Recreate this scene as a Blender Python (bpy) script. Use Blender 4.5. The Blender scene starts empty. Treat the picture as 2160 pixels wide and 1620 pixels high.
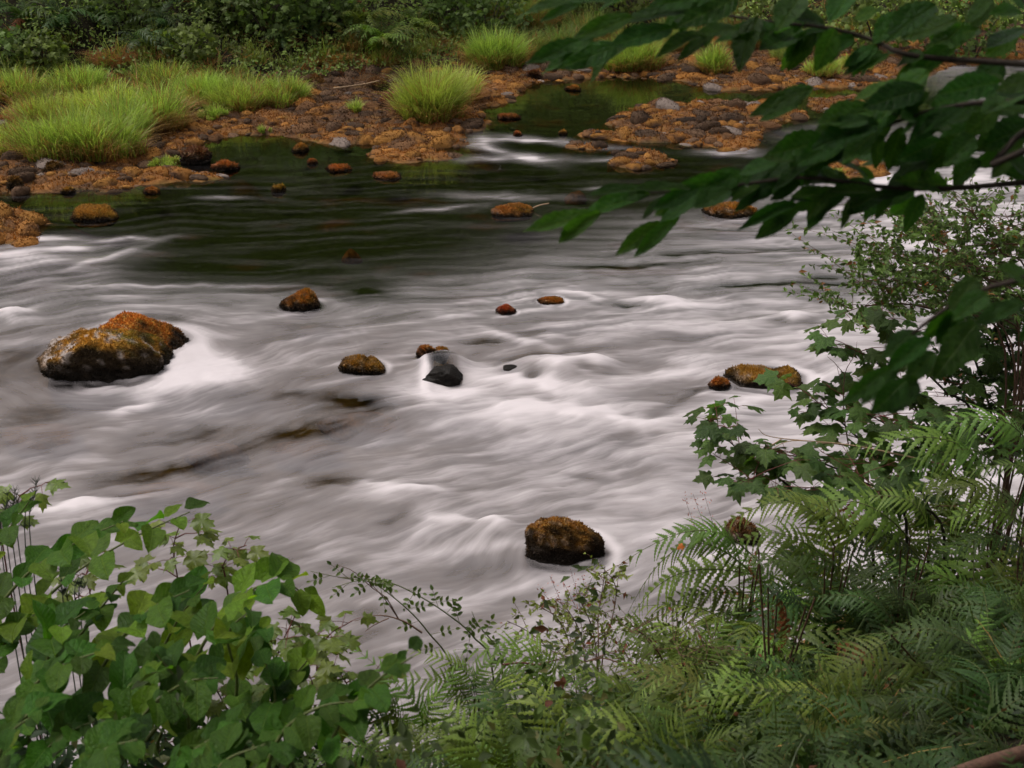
import bpy, bmesh, math, random
import numpy as np
from mathutils import Vector, Matrix

random.seed(7)
RNG = np.random.default_rng(7)
SC = bpy.context.scene
COL = SC.collection

# ------------------------------------------------------------------ camera
FPX = 2967.0                       # focal length in pixels of the 2160 px wide photograph
PITCH = math.radians(23.0)
CAM = np.array([0.0, 0.0, 5.0])    # five metres above the water
cam_data = bpy.data.cameras.new('camera')
cam_data.sensor_width = 36.0
cam_data.lens = 36.0 * FPX / 2160.0
cam_data.clip_start = 0.05
cam_data.clip_end = 400.0
cam_data.dof.use_dof = True
cam_data.dof.focus_distance = 11.5
cam_data.dof.aperture_fstop = 7.1
cam = bpy.data.objects.new('camera', cam_data)
cam.location = CAM
cam.rotation_euler = (math.radians(90) - PITCH, 0, 0)
COL.objects.link(cam)
SC.camera = cam

# ------------------------------------------------------------------ world, sun, exposure (overcast day)
SUN_EL, SUN_AZ = math.radians(62), math.radians(-75)      # azimuth from +Y, to the left
world = bpy.data.worlds.new('World')
SC.world = world
world.use_nodes = True
wn, wl = world.node_tree.nodes, world.node_tree.links
wn.clear()
sky = wn.new('ShaderNodeTexSky')
sky.sky_type = 'NISHITA'
sky.sun_disc = False
sky.sun_elevation = SUN_EL
sky.sun_rotation = SUN_AZ
sky.air_density = 1.0
sky.dust_density = 4.0
sky.ozone_density = 1.0
hs = wn.new('ShaderNodeHueSaturation')
hs.inputs['Saturation'].default_value = 0.12
tint = wn.new('ShaderNodeMix')
tint.data_type = 'RGBA'
tint.blend_type = 'MULTIPLY'
tint.inputs[0].default_value = 1.0
tint.inputs[7].default_value = (1.0, 0.955, 0.955, 1)
bg = wn.new('ShaderNodeBackground')
bg.inputs['Strength'].default_value = 0.13
wo = wn.new('ShaderNodeOutputWorld')
wl.new(sky.outputs[0], hs.inputs['Color'])
wl.new(hs.outputs[0], tint.inputs[6])
wl.new(tint.outputs[2], bg.inputs['Color'])
wl.new(bg.outputs[0], wo.inputs[0])

sun_data = bpy.data.lights.new('sun', 'SUN')
sun_data.energy = 1.3
sun_data.angle = math.radians(22)
sun_data.color = (1.0, 0.95, 0.9)
sun = bpy.data.objects.new('sun', sun_data)
sd = Vector((math.sin(SUN_AZ) * math.cos(SUN_EL), math.cos(SUN_AZ) * math.cos(SUN_EL), math.sin(SUN_EL)))
sun.rotation_euler = (-sd).to_track_quat('-Z', 'Y').to_euler()
sun.location = (0, 0, 30)
COL.objects.link(sun)

SC.view_settings.view_transform = 'Standard'
SC.view_settings.look = 'None'
SC.view_settings.gamma = 1.0
SC.view_settings.exposure = 0.36
SC.view_settings.use_curve_mapping = False
SC.render.engine = 'CYCLES'
SC.cycles.use_denoising = True
SC.cycles.max_bounces = 5
SC.cycles.diffuse_bounces = 2
SC.cycles.glossy_bounces = 2
SC.cycles.transmission_bounces = 4
SC.cycles.transparent_max_bounces = 8
SC.cycles.use_adaptive_sampling = True
SC.cycles.adaptive_threshold = 0.03
SC.cycles.caustics_reflective = False
SC.cycles.caustics_refractive = False

# ------------------------------------------------------------------ helpers: geometry of the view
CF = np.array([0, math.cos(PITCH), -math.sin(PITCH)])
CU = np.array([0, math.sin(PITCH), math.cos(PITCH)])
CR = np.array([1.0, 0, 0])

def ray(px, py):
    return CF + (px - 1080) / FPX * CR + (810 - py) / FPX * CU

def G(px, py, z=0.0):
    """world point at height z seen at a pixel of the photograph"""
    d = ray(px, py)
    t = (z - CAM[2]) / d[2]
    return CAM + d * t

def D(px, py, y):
    """world point at distance y in front of the camera seen at a pixel"""
    d = ray(px, py)
    return CAM + d * (y / d[1])

def pix(x, y, z=0.0):
    """pixel of the photograph for world points"""
    x = np.asarray(x, float); y = np.asarray(y, float)
    rx, ry, rz = x, y, z - CAM[2]
    dep = ry * CF[1] + rz * CF[2]
    u = ry * CU[1] + rz * CU[2]
    return 1080 + FPX * rx / dep, 810 - FPX * u / dep

# ------------------------------------------------------------------ helpers: noise
def _hash(ix, iy, seed):
    h = (ix.astype(np.int64) * 374761393 + iy.astype(np.int64) * 668265263 + seed * 1274126177) & 0xffffffff
    h = ((h ^ (h >> 13)) * 1274126177) & 0xffffffff
    h = (h ^ (h >> 16)) & 0xffffffff
    return h.astype(np.float64) / 4294967295.0

def noise2(x, y, seed=0):
    x = np.asarray(x, float); y = np.asarray(y, float)
    ix = np.floor(x); iy = np.floor(y)
    fx = x - ix; fy = y - iy
    def grad(i, j):
        a = _hash(ix + i, iy + j, seed) * 2 * math.pi
        return np.cos(a) * (fx - i) + np.sin(a) * (fy - j)
    u = fx * fx * fx * (fx * (fx * 6 - 15) + 10)
    v = fy * fy * fy * (fy * (fy * 6 - 15) + 10)
    a = grad(0, 0) * (1 - u) + grad(1, 0) * u
    b = grad(0, 1) * (1 - u) + grad(1, 1) * u
    return (a * (1 - v) + b * v) * 1.5

def fbm2(x, y, seed=0, oct=4, lac=2.0, gain=0.5):
    s = 0.0; a = 1.0; n = 0.0
    for k in range(oct):
        s = s + a * noise2(x, y, seed + k * 17)
        n += a
        x = np.asarray(x) * lac + 3.7; y = np.asarray(y) * lac + 1.3; a *= gain
    return s / n

def noise3(P, seed=0):
    """cheap 3-D noise from three planes"""
    x, y, z = P[:, 0], P[:, 1], P[:, 2]
    return (noise2(x + 0.37 * z, y - 0.21 * z, seed) + noise2(y + 0.31 * x, z + 0.17 * x, seed + 5) + noise2(z - 0.27 * y, x + 0.19 * y, seed + 11)) / 1.6

def smooth(e0, e1, x):
    t = np.clip((x - e0) / (e1 - e0), 0, 1)
    return t * t * (3 - 2 * t)

def poly_sd(poly, X, Y):
    """signed distance to a polygon, positive inside"""
    poly = np.asarray(poly)
    n = len(poly)
    d2 = np.full(X.shape, 1e9)
    inside = np.zeros(X.shape, bool)
    for i in range(n):
        ax, ay = poly[i]; bx, by = poly[(i + 1) % n]
        ex, ey = bx - ax, by - ay
        wx, wy = X - ax, Y - ay
        t = np.clip((wx * ex + wy * ey) / (ex * ex + ey * ey + 1e-12), 0, 1)
        dx, dy = wx - t * ex, wy - t * ey
        d2 = np.minimum(d2, dx * dx + dy * dy)
        c = ((ay > Y) != (by > Y)) & (X < (bx - ax) * (Y - ay) / (by - ay + 1e-12) + ax)
        inside ^= c
    return np.where(inside, 1, -1) * np.sqrt(d2)

# ------------------------------------------------------------------ helpers: objects
def mesh_np(name, V, F, mat=None, cols=None, floats=None, uv=None, shade=False):
    """V (n,3); F (m,3) or (m,4) array or a list of such arrays"""
    me = bpy.data.meshes.new(name)
    V = np.ascontiguousarray(V, dtype=np.float32)
    Fs = F if isinstance(F, list) else [F]
    Fs = [np.asarray(f, dtype=np.int32) for f in Fs if len(f)]
    nl = sum(f.size for f in Fs); npoly = sum(len(f) for f in Fs)
    me.vertices.add(len(V)); me.vertices.foreach_set('co', V.ravel())
    me.loops.add(nl); me.polygons.add(npoly)
    li = np.concatenate([f.ravel() for f in Fs])
    tot = np.concatenate([np.full(len(f), f.shape[1], np.int32) for f in Fs])
    st = np.concatenate([[0], np.cumsum(tot)[:-1]]).astype(np.int32)
    me.loops.foreach_set('vertex_index', li)
    me.polygons.foreach_set('loop_start', st)
    me.polygons.foreach_set('loop_total', tot)
    if shade:
        me.polygons.foreach_set('use_smooth', np.ones(npoly, bool))
    if cols is not None:
        a = me.attributes.new('col', 'FLOAT_COLOR', 'POINT')
        c = np.ones((len(V), 4), np.float32); c[:, :3] = cols
        a.data.foreach_set('color', c.ravel())
    for k, v in (floats or {}).items():
        a = me.attributes.new(k, 'FLOAT', 'POINT')
        a.data.foreach_set('value', np.ascontiguousarray(v, np.float32))
    if uv is not None:
        a = me.attributes.new('flow', 'FLOAT_VECTOR', 'POINT')
        c = np.zeros((len(V), 3), np.float32); c[:, :2] = uv
        a.data.foreach_set('vector', c.ravel())
    me.update(calc_edges=True)
    me.validate()
    if mat is not None:
        me.materials.append(mat)
    return me

def link(name, me, parent=None, loc=None, mat4=None):
    o = bpy.data.objects.new(name, me)
    COL.objects.link(o)
    if parent is not None:
        o.parent = parent
    if mat4 is not None:
        o.matrix_basis = mat4
    elif loc is not None:
        o.location = loc
    return o

def tag(o, label=None, cat=None, group=None, kind=None):
    if label: o['label'] = label
    if cat: o['category'] = cat
    if group: o['group'] = group
    if kind: o['kind'] = kind
    return o

def empty(name, loc):
    o = bpy.data.objects.new(name, None)
    o.empty_display_size = 0.1
    o.location = [float(c) for c in loc]
    COL.objects.link(o)
    return o

def tube(pts, radii, sides=6):
    """tapered tube along points -> V, F (quads)"""
    pts = np.asarray(pts, float); n = len(pts)
    radii = np.broadcast_to(np.asarray(radii, float), (n,))
    tang = np.gradient(pts, axis=0)
    tang /= np.linalg.norm(tang, axis=1)[:, None] + 1e-9
    ref = np.array([0.31, 0.17, 0.93])
    A = np.cross(tang, ref); A /= np.linalg.norm(A, axis=1)[:, None] + 1e-9
    B = np.cross(tang, A)
    th = np.arange(sides) / sides * 2 * math.pi
    V = pts[:, None, :] + radii[:, None, None] * (np.cos(th)[None, :, None] * A[:, None, :] + np.sin(th)[None, :, None] * B[:, None, :])
    F = []
    for i in range(n - 1):
        for k in range(sides):
            k2 = (k + 1) % sides
            F.append((i * sides + k, i * sides + k2, (i + 1) * sides + k2, (i + 1) * sides + k))
    return V.reshape(-1, 3), np.array(F, np.int32)

def merge(parts):
    """[(V,F),...] with faces of one size -> V,F"""
    Vs, Fs, o = [], [], 0
    for V, F in parts:
        Vs.append(V); Fs.append(np.asarray(F) + o); o += len(V)
    return np.concatenate(Vs), np.concatenate(Fs)

def spline(ctrl, n):
    """Catmull-Rom through control points"""
    P = np.asarray(ctrl, float)
    P = np.vstack([2 * P[0] - P[1], P, 2 * P[-1] - P[-2]])
    m = len(P) - 3
    out = []
    for s in np.linspace(0, m - 1e-6, n):
        i = int(s); t = s - i
        p0, p1, p2, p3 = P[i:i + 4]
        out.append(0.5 * ((2 * p1) + (-p0 + p2) * t + (2 * p0 - 5 * p1 + 4 * p2 - p3) * t * t + (-p0 + 3 * p1 - 3 * p2 + p3) * t ** 3))
    return np.array(out)

def frame(pos, ydir, up, scale=1.0):
    """matrix whose local Y runs along ydir and local Z is as near to up as possible"""
    y = Vector(ydir).normalized()
    u = Vector(up)
    x = y.cross(u)
    if x.length < 1e-5:
        x = y.cross(Vector((1, 0.2, 0.1)))
    x.normalize()
    z = x.cross(y)
    m = Matrix((x, y, z)).transposed().to_4x4()
    m = m @ Matrix.Diagonal((scale, scale, scale, 1))
    m.translation = Vector([float(c) for c in pos])
    return m

# ------------------------------------------------------------------ materials
def new_mat(name):
    m = bpy.data.materials.new(name)
    m.use_nodes = True
    m.node_tree.nodes.clear()
    return m, m.node_tree.nodes, m.node_tree.links

def leaf_mat(name, base, trans, rough=0.45, tw=0.35, vary=0.35, attr=False, spec=0.5, blotch=None, blotch_at=0.62, vein=60.0, veins=False, hue=0.028):
    """leaf: glossy skin over diffuse and translucent tissue, varied from leaf to leaf"""
    m, N, L = new_mat(name)
    out = N.new('ShaderNodeOutputMaterial')
    pr = N.new('ShaderNodeBsdfPrincipled')
    pr.inputs['Roughness'].default_value = rough
    pr.inputs['Specular IOR Level'].default_value = spec
    tr = N.new('ShaderNodeBsdfTranslucent')
    mx = N.new('ShaderNodeMixShader'); mx.inputs[0].default_value = tw
    tc = N.new('ShaderNodeTexCoord')
    nz = N.new('ShaderNodeTexNoise'); nz.inputs['Scale'].default_value = vein; nz.inputs['Detail'].default_value = 3
    L.new(tc.outputs['Object'], nz.inputs['Vector'])
    if attr:
        src = N.new('ShaderNodeAttribute'); src.attribute_name = 'col'
        csrc = src.outputs['Color']
    else:
        rgb = N.new('ShaderNodeRGB'); rgb.outputs[0].default_value = (*base, 1)
        csrc = rgb.outputs[0]
    oi = N.new('ShaderNodeObjectInfo')
    hv = N.new('ShaderNodeHueSaturation')
    mr = N.new('ShaderNodeMapRange')
    mr.inputs['To Min'].default_value = 1 - vary; mr.inputs['To Max'].default_value = 1 + vary
    L.new(oi.outputs['Random'], mr.inputs['Value'])
    mr2 = N.new('ShaderNodeMapRange')
    mr2.inputs['From Min'].default_value = 0.3; mr2.inputs['From Max'].default_value = 0.7
    mr2.inputs['To Min'].default_value = 0.75; mr2.inputs['To Max'].default_value = 1.25
    L.new(nz.outputs['Fac'], mr2.inputs['Value'])
    mul = N.new('ShaderNodeMath'); mul.operation = 'MULTIPLY'
    L.new(mr.outputs[0], mul.inputs[0]); L.new(mr2.outputs[0], mul.inputs[1])
    wn_ = N.new('ShaderNodeTexWhiteNoise'); wn_.noise_dimensions = '1D'
    L.new(oi.outputs['Random'], wn_.inputs['W'])
    mr3 = N.new('ShaderNodeMapRange')
    mr3.inputs['To Min'].default_value = 0.5 - hue; mr3.inputs['To Max'].default_value = 0.5 + hue * .25
    L.new(wn_.outputs['Value'], mr3.inputs['Value'])
    if veins:                                        # midrib and side veins in the leaf's own frame
        sx = N.new('ShaderNodeSeparateXYZ'); L.new(tc.outputs['Object'], sx.inputs[0])
        def M_(op, a, b=None, c=None):
            q = N.new('ShaderNodeMath'); q.operation = op
            for i_, v_ in enumerate((a, b, c)):
                if v_ is None: continue
                if isinstance(v_, (int, float)): q.inputs[i_].default_value = v_
                else: L.new(v_, q.inputs[i_])
            return q.outputs[0]
        ax_ = M_('ABSOLUTE', sx.outputs['X'])
        tri = M_('PINGPONG', M_('SUBTRACT', sx.outputs['Y'], M_('MULTIPLY', ax_, 0.9)), 0.06)
        side_v = M_('SUBTRACT', 1.0, M_('MULTIPLY', tri, 70.0)); rib = M_('SUBTRACT', 1.0, M_('MULTIPLY', ax_, 55.0))
        vm = M_('MAXIMUM', M_('MULTIPLY', M_('MAXIMUM', side_v, 0.0), 0.6), M_('MAXIMUM', rib, 0.0))
        mv = N.new('ShaderNodeMix'); mv.data_type = 'RGBA'; mv.blend_type = 'ADD'
        mv.inputs[7].default_value = (0.045, 0.055, 0.012, 1)
        L.new(vm, mv.inputs[0]); L.new(csrc, mv.inputs[6]); csrc = mv.outputs[2]
        vh = M_('ADD', nz.outputs['Fac'], M_('MULTIPLY', vm, -1.2))
    L.new(csrc, hv.inputs['Color']); L.new(mul.outputs[0], hv.inputs['Value']); L.new(mr3.outputs[0], hv.inputs['Hue'])
    col = hv.outputs['Color']
    if blotch is not None:
        n2 = N.new('ShaderNodeTexNoise'); n2.inputs['Scale'].default_value = vein * 0.35; n2.inputs['Detail'].default_value = 4
        L.new(tc.outputs['Object'], n2.inputs['Vector'])
        r2 = N.new('ShaderNodeMapRange'); r2.inputs['From Min'].default_value = blotch_at; r2.inputs['From Max'].default_value = blotch_at + 0.06
        L.new(n2.outputs['Fac'], r2.inputs['Value'])
        mb = N.new('ShaderNodeMix'); mb.data_type = 'RGBA'; mb.inputs[7].default_value = (*blotch, 1)
        L.new(r2.outputs[0], mb.inputs[0]); L.new(col, mb.inputs[6])
        col = mb.outputs[2]
    L.new(col, pr.inputs['Base Color'])
    mt = N.new('ShaderNodeMix'); mt.data_type = 'RGBA'; mt.blend_type = 'MULTIPLY'; mt.inputs[0].default_value = 1
    k = trans
    mt.inputs[7].default_value = (*k, 1)
    L.new(col, mt.inputs[6]); L.new(mt.outputs[2], tr.inputs['Color'])
    bp = N.new('ShaderNodeBump'); bp.inputs['Strength'].default_value = 0.25; bp.inputs['Distance'].default_value = 0.004
    if veins: bp.inputs['Strength'].default_value = 0.5; bp.inputs['Distance'].default_value = 0.02
    L.new(vh if veins else nz.outputs['Fac'], bp.inputs['Height']); L.new(bp.outputs[0], pr.inputs['Normal'])
    L.new(pr.outputs[0], mx.inputs[1]); L.new(tr.outputs[0], mx.inputs[2]); L.new(mx.outputs[0], out.inputs[0])
    return m

def solid_mat(name, base, rough=0.8, scale=30.0, var=0.35, bump=0.4, dist=0.01, attr=False, spec=0.3):
    m, N, L = new_mat(name)
    out = N.new('ShaderNodeOutputMaterial')
    pr = N.new('ShaderNodeBsdfPrincipled')
    pr.inputs['Roughness'].default_value = rough
    pr.inputs['Specular IOR Level'].default_value = spec
    tc = N.new('ShaderNodeTexCoord')
    nz = N.new('ShaderNodeTexNoise'); nz.inputs['Scale'].default_value = scale; nz.inputs['Detail'].default_value = 6
    nz.inputs['Roughness'].default_value = 0.65
    L.new(tc.outputs['Object'], nz.inputs['Vector'])
    mr = N.new('ShaderNodeMapRange'); mr.inputs['From Min'].default_value = 0.3; mr.inputs['From Max'].default_value = 0.7
    mr.inputs['To Min'].default_value = 1 - var; mr.inputs['To Max'].default_value = 1 + var
    L.new(nz.outputs['Fac'], mr.inputs['Value'])
    hv = N.new('ShaderNodeHueSaturation')
    if attr:
        src = N.new('ShaderNodeAttribute'); src.attribute_name = 'col'
        L.new(src.outputs['Color'], hv.inputs['Color'])
    else:
        hv.inputs['Color'].default_value = (*base, 1)
    L.new(mr.outputs[0], hv.inputs['Value'])
    L.new(hv.outputs[0], pr.inputs['Base Color'])
    bp = N.new('ShaderNodeBump'); bp.inputs['Strength'].default_value = bump; bp.inputs['Distance'].default_value = dist
    L.new(nz.outputs['Fac'], bp.inputs['Height']); L.new(bp.outputs[0], pr.inputs['Normal'])
    L.new(pr.outputs[0], out.inputs[0])
    return m

M_GROUND = solid_mat('ground_moss', (0.1, 0.06, 0.03), 0.9, 14, 0.4, 0.8, 0.03, attr=True, spec=0.1)
M_ROCK = solid_mat('mossy_stone', (0.2, 0.1, 0.05), 0.85, 26, 0.4, 0.9, 0.02, attr=True, spec=0.15)
M_WET = solid_mat('wet_stone', (0.012, 0.010, 0.008), 0.35, 40, 0.6, 0.8, 0.015, spec=0.1)
M_BARK = solid_mat('bark', (0.045, 0.033, 0.025), 0.85, 60, 0.5, 0.6, 0.004)
M_REDSTEM = solid_mat('red_stem', (0.12, 0.03, 0.025), 0.6, 60, 0.3, 0.3, 0.002)
M_GREENSTEM = solid_mat('green_stem', (0.09, 0.11, 0.03), 0.6, 60, 0.3, 0.3, 0.002)
M_PALEWOOD = solid_mat('pale_dead_wood', (0.32, 0.22, 0.13), 0.75, 60, 0.4, 0.5, 0.003)
M_BROWNTWIG = solid_mat('brown_twig', (0.13, 0.07, 0.045), 0.75, 60, 0.4, 0.5, 0.003)
M_BLADE = leaf_mat('grass_blades', (0, 0, 0), (1.5, 1.6, 0.9), 0.5, 0.35, 0.12, attr=True, spec=0.3)
M_MOSS = leaf_mat('moss_fronds', (0, 0, 0), (1.4, 1.2, 0.8), 0.8, 0.25, 0.1, attr=True, spec=0.15)
M_SCATTER = leaf_mat('bank_leaves', (0, 0, 0), (1.3, 1.5, 0.7), 0.55, 0.32, 0.1, attr=True, spec=0.25)
# ------------------------------------------------------------------ the lie of the land
def wpoly(px):
    return [tuple(G(a, b)[:2]) for a, b in px]

MAIN = wpoly([(-500, 430), (0, 410), (160, 401), (235, 405), (300, 390), (367, 383), (443, 380), (487, 375), (433, 366), (360, 359), (290, 360),
              (285, 350), (380, 345), (405, 332), (425, 316), (410, 305), (430, 298), (510, 286), (560, 282), (620, 290), (670, 300), (720, 306), (795, 305),
              (790, 330), (800, 340), (880, 342), (945, 335), (950, 322), (905, 314), (990, 305), (995, 293), (960, 285), (1010, 276), (1030, 255),
              (1015, 238), (1012, 226), (1050, 223), (1082, 210), (1095, 187), (1150, 172), (1200, 167), (1300, 162), (1440, 170), (1500, 190), (1600, 190), (1700, 181), (1830, 188),
              (1905, 178), (2010, 140), (2160, 128), (2600, 118)]) + [(60, 60), (60, 90), (-60, 90), (-60, 18)]
BARS = [wpoly(p) for p in (
    [(1285, 262), (1340, 226), (1400, 214), (1440, 222), (1470, 216), (1600, 221), (1705, 236), (1690, 250), (1615, 262), (1608, 300), (1560, 322), (1505, 312), (1420, 302), (1330, 298), (1225, 288), (1250, 278), (1300, 282)],
    [(1300, 322), (1340, 319), (1400, 325), (1422, 345), (1400, 354), (1360, 358), (1310, 351), (1304, 340)],
    [(1690, 335), (1760, 318), (1850, 325), (1875, 350), (1860, 375), (1760, 378), (1690, 372)],
    [(-300, 448), (40, 446), (70, 460), (100, 470), (60, 480), (85, 505), (70, 515), (-300, 520)],
    [(1705, 210), (1810, 207), (1815, 226), (1720, 236)],
    [(1190, 306), (1240, 306), (1300, 315), (1290, 320), (1230, 316)],
)]
toe_x = np.array([-60, -13, -9, -6.5, -4, -2.5, 0, 3, 6, 9, 12, 60])
toe_y = np.array([23, 23.6, 24.2, 25.0, 26.2, 27.0, 29.0, 30.5, 31.0, 31.0, 33, 45])
edge_x = np.array([-60, -8, -4, -2, -0.8, 0.5, 1.5, 2.5, 4, 7, 12, 60])
edge_y = np.array([2, 3.4, 4.8, 5.4, 5.9, 6.4, 7.2, 8.0, 8.6, 9.2, 9, 8])

def near_h(X, Y):
    e = np.interp(X, edge_x, edge_y) + 0.25 * noise2(X * 0.8, Y * 0.8, 41)
    d = e - Y
    h = np.where(d > 0, 0.02 + 0.62 * d - 0.0 * d, 0.5 * d)
    h = np.where(d > 3.2, 2.0 + (d - 3.2) * 0.34, h)
    h = h + smooth(0.2, 1.2, d) * (0.10 * noise2(X * 1.7, Y * 1.7, 42) + 0.04 * noise2(X * 5, Y * 5, 43))
    return np.clip(h, -0.45, 3.35)

def land(X, Y):
    """signed distance to the far shore and the bars"""
    s = poly_sd(MAIN, X, Y)
    for b in BARS:
        s = np.maximum(s, poly_sd(b, X, Y))
    return s

def ground_h(X, Y, s=None):
    if s is None:
        s = land(X, Y)
    sw = s + 0.10 * noise2(X * 2.2, Y * 2.2, 3) + 0.05 * noise2(X * 6, Y * 6, 4)
    h = np.where(sw > 0, 0.015 + 0.11 * np.minimum(sw, 0.8), np.maximum(sw * 0.5, -0.32))
    h = h + np.where(sw > -0.5, 1, 0.5) * (0.05 * noise2(X * 2.6, Y * 2.6, 5) + 0.05 * np.abs(noise2(X * 5.5, Y * 5.5, 6)) - .012)
    toe = np.interp(X, toe_x, toe_y)
    d = Y - toe + 0.5 * noise2(X * 0.5, Y * 0.5, 9)
    bank = np.where(d > 0, 0.42 * d, 0.06 * d)
    bank = np.where(d > 8, 3.36 + 0.25 * (d - 8), bank)
    bank = bank + smooth(0, 1, d) * 0.22 * fbm2(X * 0.7, Y * 0.7, 12, 3)
    hf = h + np.where(s > 0, np.maximum(bank, 0), 0) + 0.12 * smooth(-2.0, 0.3, d) * (s > 0)
    return np.maximum(hf, near_h(X, Y))

def axis(lo, a, b, hi, step, grow=1.25):
    c = list(np.arange(a, b, step))
    st = step; v = a; left = []
    while v > lo:
        st *= grow; v -= st; left.append(v)
    st = step; v = c[-1]; right = []
    while v < hi:
        st *= grow; v += st; right.append(v)
    return np.array(left[::-1] + c + right)

def grid_faces(nx, ny):
    i = np.arange(nx - 1)[None, :] + np.arange(ny - 1)[:, None] * nx
    i = i.ravel()
    return np.stack([i, i + 1, i + 1 + nx, i + nx], 1)

gx = axis(-150, -11.5, 11.5, 150, 0.085)
gy = axis(-60, 1.0, 33.0, 190, 0.085)
X, Y = np.meshgrid(gx, gy)
X = X.ravel(); Y = Y.ravel()
S = land(X, Y)
Z = ground_h(X, Y, S)
# colours of the ground itself: orange-brown moss on the shingle, dark silt under water, leaf litter on the banks
n1 = fbm2(X * 1.3, Y * 1.3, 21, 4); n2 = fbm2(X * 4.5, Y * 4.5, 22, 3)
orange = np.array([0.21, 0.092, 0.028]); brown = np.array([0.070, 0.040, 0.024]); olive = np.array([0.13, 0.095, 0.02])
bed = np.array([0.046, 0.060, 0.030]); litter = np.array([0.022, 0.019, 0.011]); bedor = np.array([0.13, 0.05, 0.02])
w = np.clip(0.40 + 1.3 * n1 + 0.9 * n2 + 0.35 * smooth(.8, 0, S) - .25 * smooth(.5, 2, S), 0, 1)[:, None]
C = orange * w + brown * (1 - w)
wo_ = np.clip(n2 * 2.0 - 0.35, 0, 0.7)[:, None]
C = C * (1 - wo_) + olive * wo_
toe = np.interp(X, toe_x, toe_y)
wd = smooth(-2.6, 0.4, Y - toe + 0.8 * n1)[:, None]
C = C * (1 - wd) + litter * wd
wu = smooth(0.03, -0.05, Z)[:, None]
wb = np.clip(2.4 * fbm2(X * 1.1, Y * 1.6, 33, 3) - 0.55, 0, 0.8)[:, None]
bedc = bed * (1 - wb) + bedor * wb
wg = smooth(15.0, 13.2, Y)[:, None]                       # brown gravel bed under the rapids
bedc = bedc * (1 - wg) + np.array([0.17, 0.088, 0.05]) * (1 + .5 * n2[:, None]) * wg
C = C * (1 - wu) + bedc * wu
wn_near = smooth(0.0, 0.5, near_h(X, Y))[:, None] * (Y < 12)[:, None]
C = C * (1 - wn_near) + litter * wn_near
me = mesh_np('ground', np.stack([X, Y, Z], 1), grid_faces(len(gx), len(gy)), M_GROUND, cols=C, shade=True)
ground = tag(link('ground', me), 'river bed and banks of dark earth and orange moss', None, None, 'structure')

# ------------------------------------------------------------------ rocks standing in the river: (left px, right px, top px, waterline px, shape ...)
_ico = {}
def ico(sub):
    if sub not in _ico:
        bm = bmesh.new(); bmesh.ops.create_icosphere(bm, subdivisions=sub, radius=1.0)
        V = np.array([v.co[:] for v in bm.verts]); F = np.array([[v.index for v in f.verts] for f in bm.faces])
        bm.free(); _ico[sub] = (V, F)
    return _ico[sub]

MOSS_OR = np.array([0.42, 0.19, 0.032]); MOSS_DK = np.array([0.048, 0.032, 0.017]); MOSS_GR = np.array([0.15, 0.14, 0.016])
STONE = np.array([0.30, 0.25, 0.22]); STONE_DK = np.array([0.045, 0.038, 0.033])

def rock_shape(seed, sub, a, b, c, power=2.6, skew=0.0, lump=0.16, dip=None, tilt=0.0, facets=6):
    V, F = ico(sub); V = V.copy()
    P = np.abs(V) ** power
    V = V / (P.sum(1) ** (1 / power))[:, None]
    n = 1 + lump * noise3(V * 1.3 + seed * 3.1, seed) + lump * 0.5 * noise3(V * 2.9 + seed, seed + 3) + lump * 0.3 * noise3(V * 6.5, seed + 6)
    V = V * n[:, None]
    pr_ = np.random.default_rng(seed + 1000)
    for _ in range(facets):                       # cleaved faces
        nv = pr_.normal(0, 1, 3); nv[2] = abs(nv[2]) * .8; nv /= np.linalg.norm(nv)
        dt = V @ nv; of = pr_.uniform(.66, .92)
        V = V - np.clip(dt - of, 0, None)[:, None] * nv * .88
    V = V * (1 + 0.05 * noise3(V * 5 + seed, seed + 31) + 0.025 * noise3(V * 11, seed + 37))[:, None]
    V[:, 2] *= 1 + skew * V[:, 0]
    V[:, 2] += tilt * V[:, 0]
    if dip is not None:                      # a saddle across the rock at x = dip
        V[:, 2] *= 1 - 0.5 * np.exp(-((V[:, 0] - dip) / 0.16) ** 2)
    for k_ in (0, 1):
        lo_, hi_ = V[:, k_].min(), V[:, k_].max(); V[:, k_] = (V[:, k_] - (lo_ + hi_) / 2) / ((hi_ - lo_) / 2)
    V[:, 2] /= V[:, 2].max()
    return V * np.array([a, b, c]), F

def normals(V, F):
    n = np.cross(V[F[:, 1]] - V[F[:, 0]], V[F[:, 2]] - V[F[:, 0]])
    N = np.zeros_like(V)
    for k in range(3):
        np.add.at(N, F[:, k], n)
    return N / (np.linalg.norm(N, axis=1)[:, None] + 1e-12), n

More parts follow.
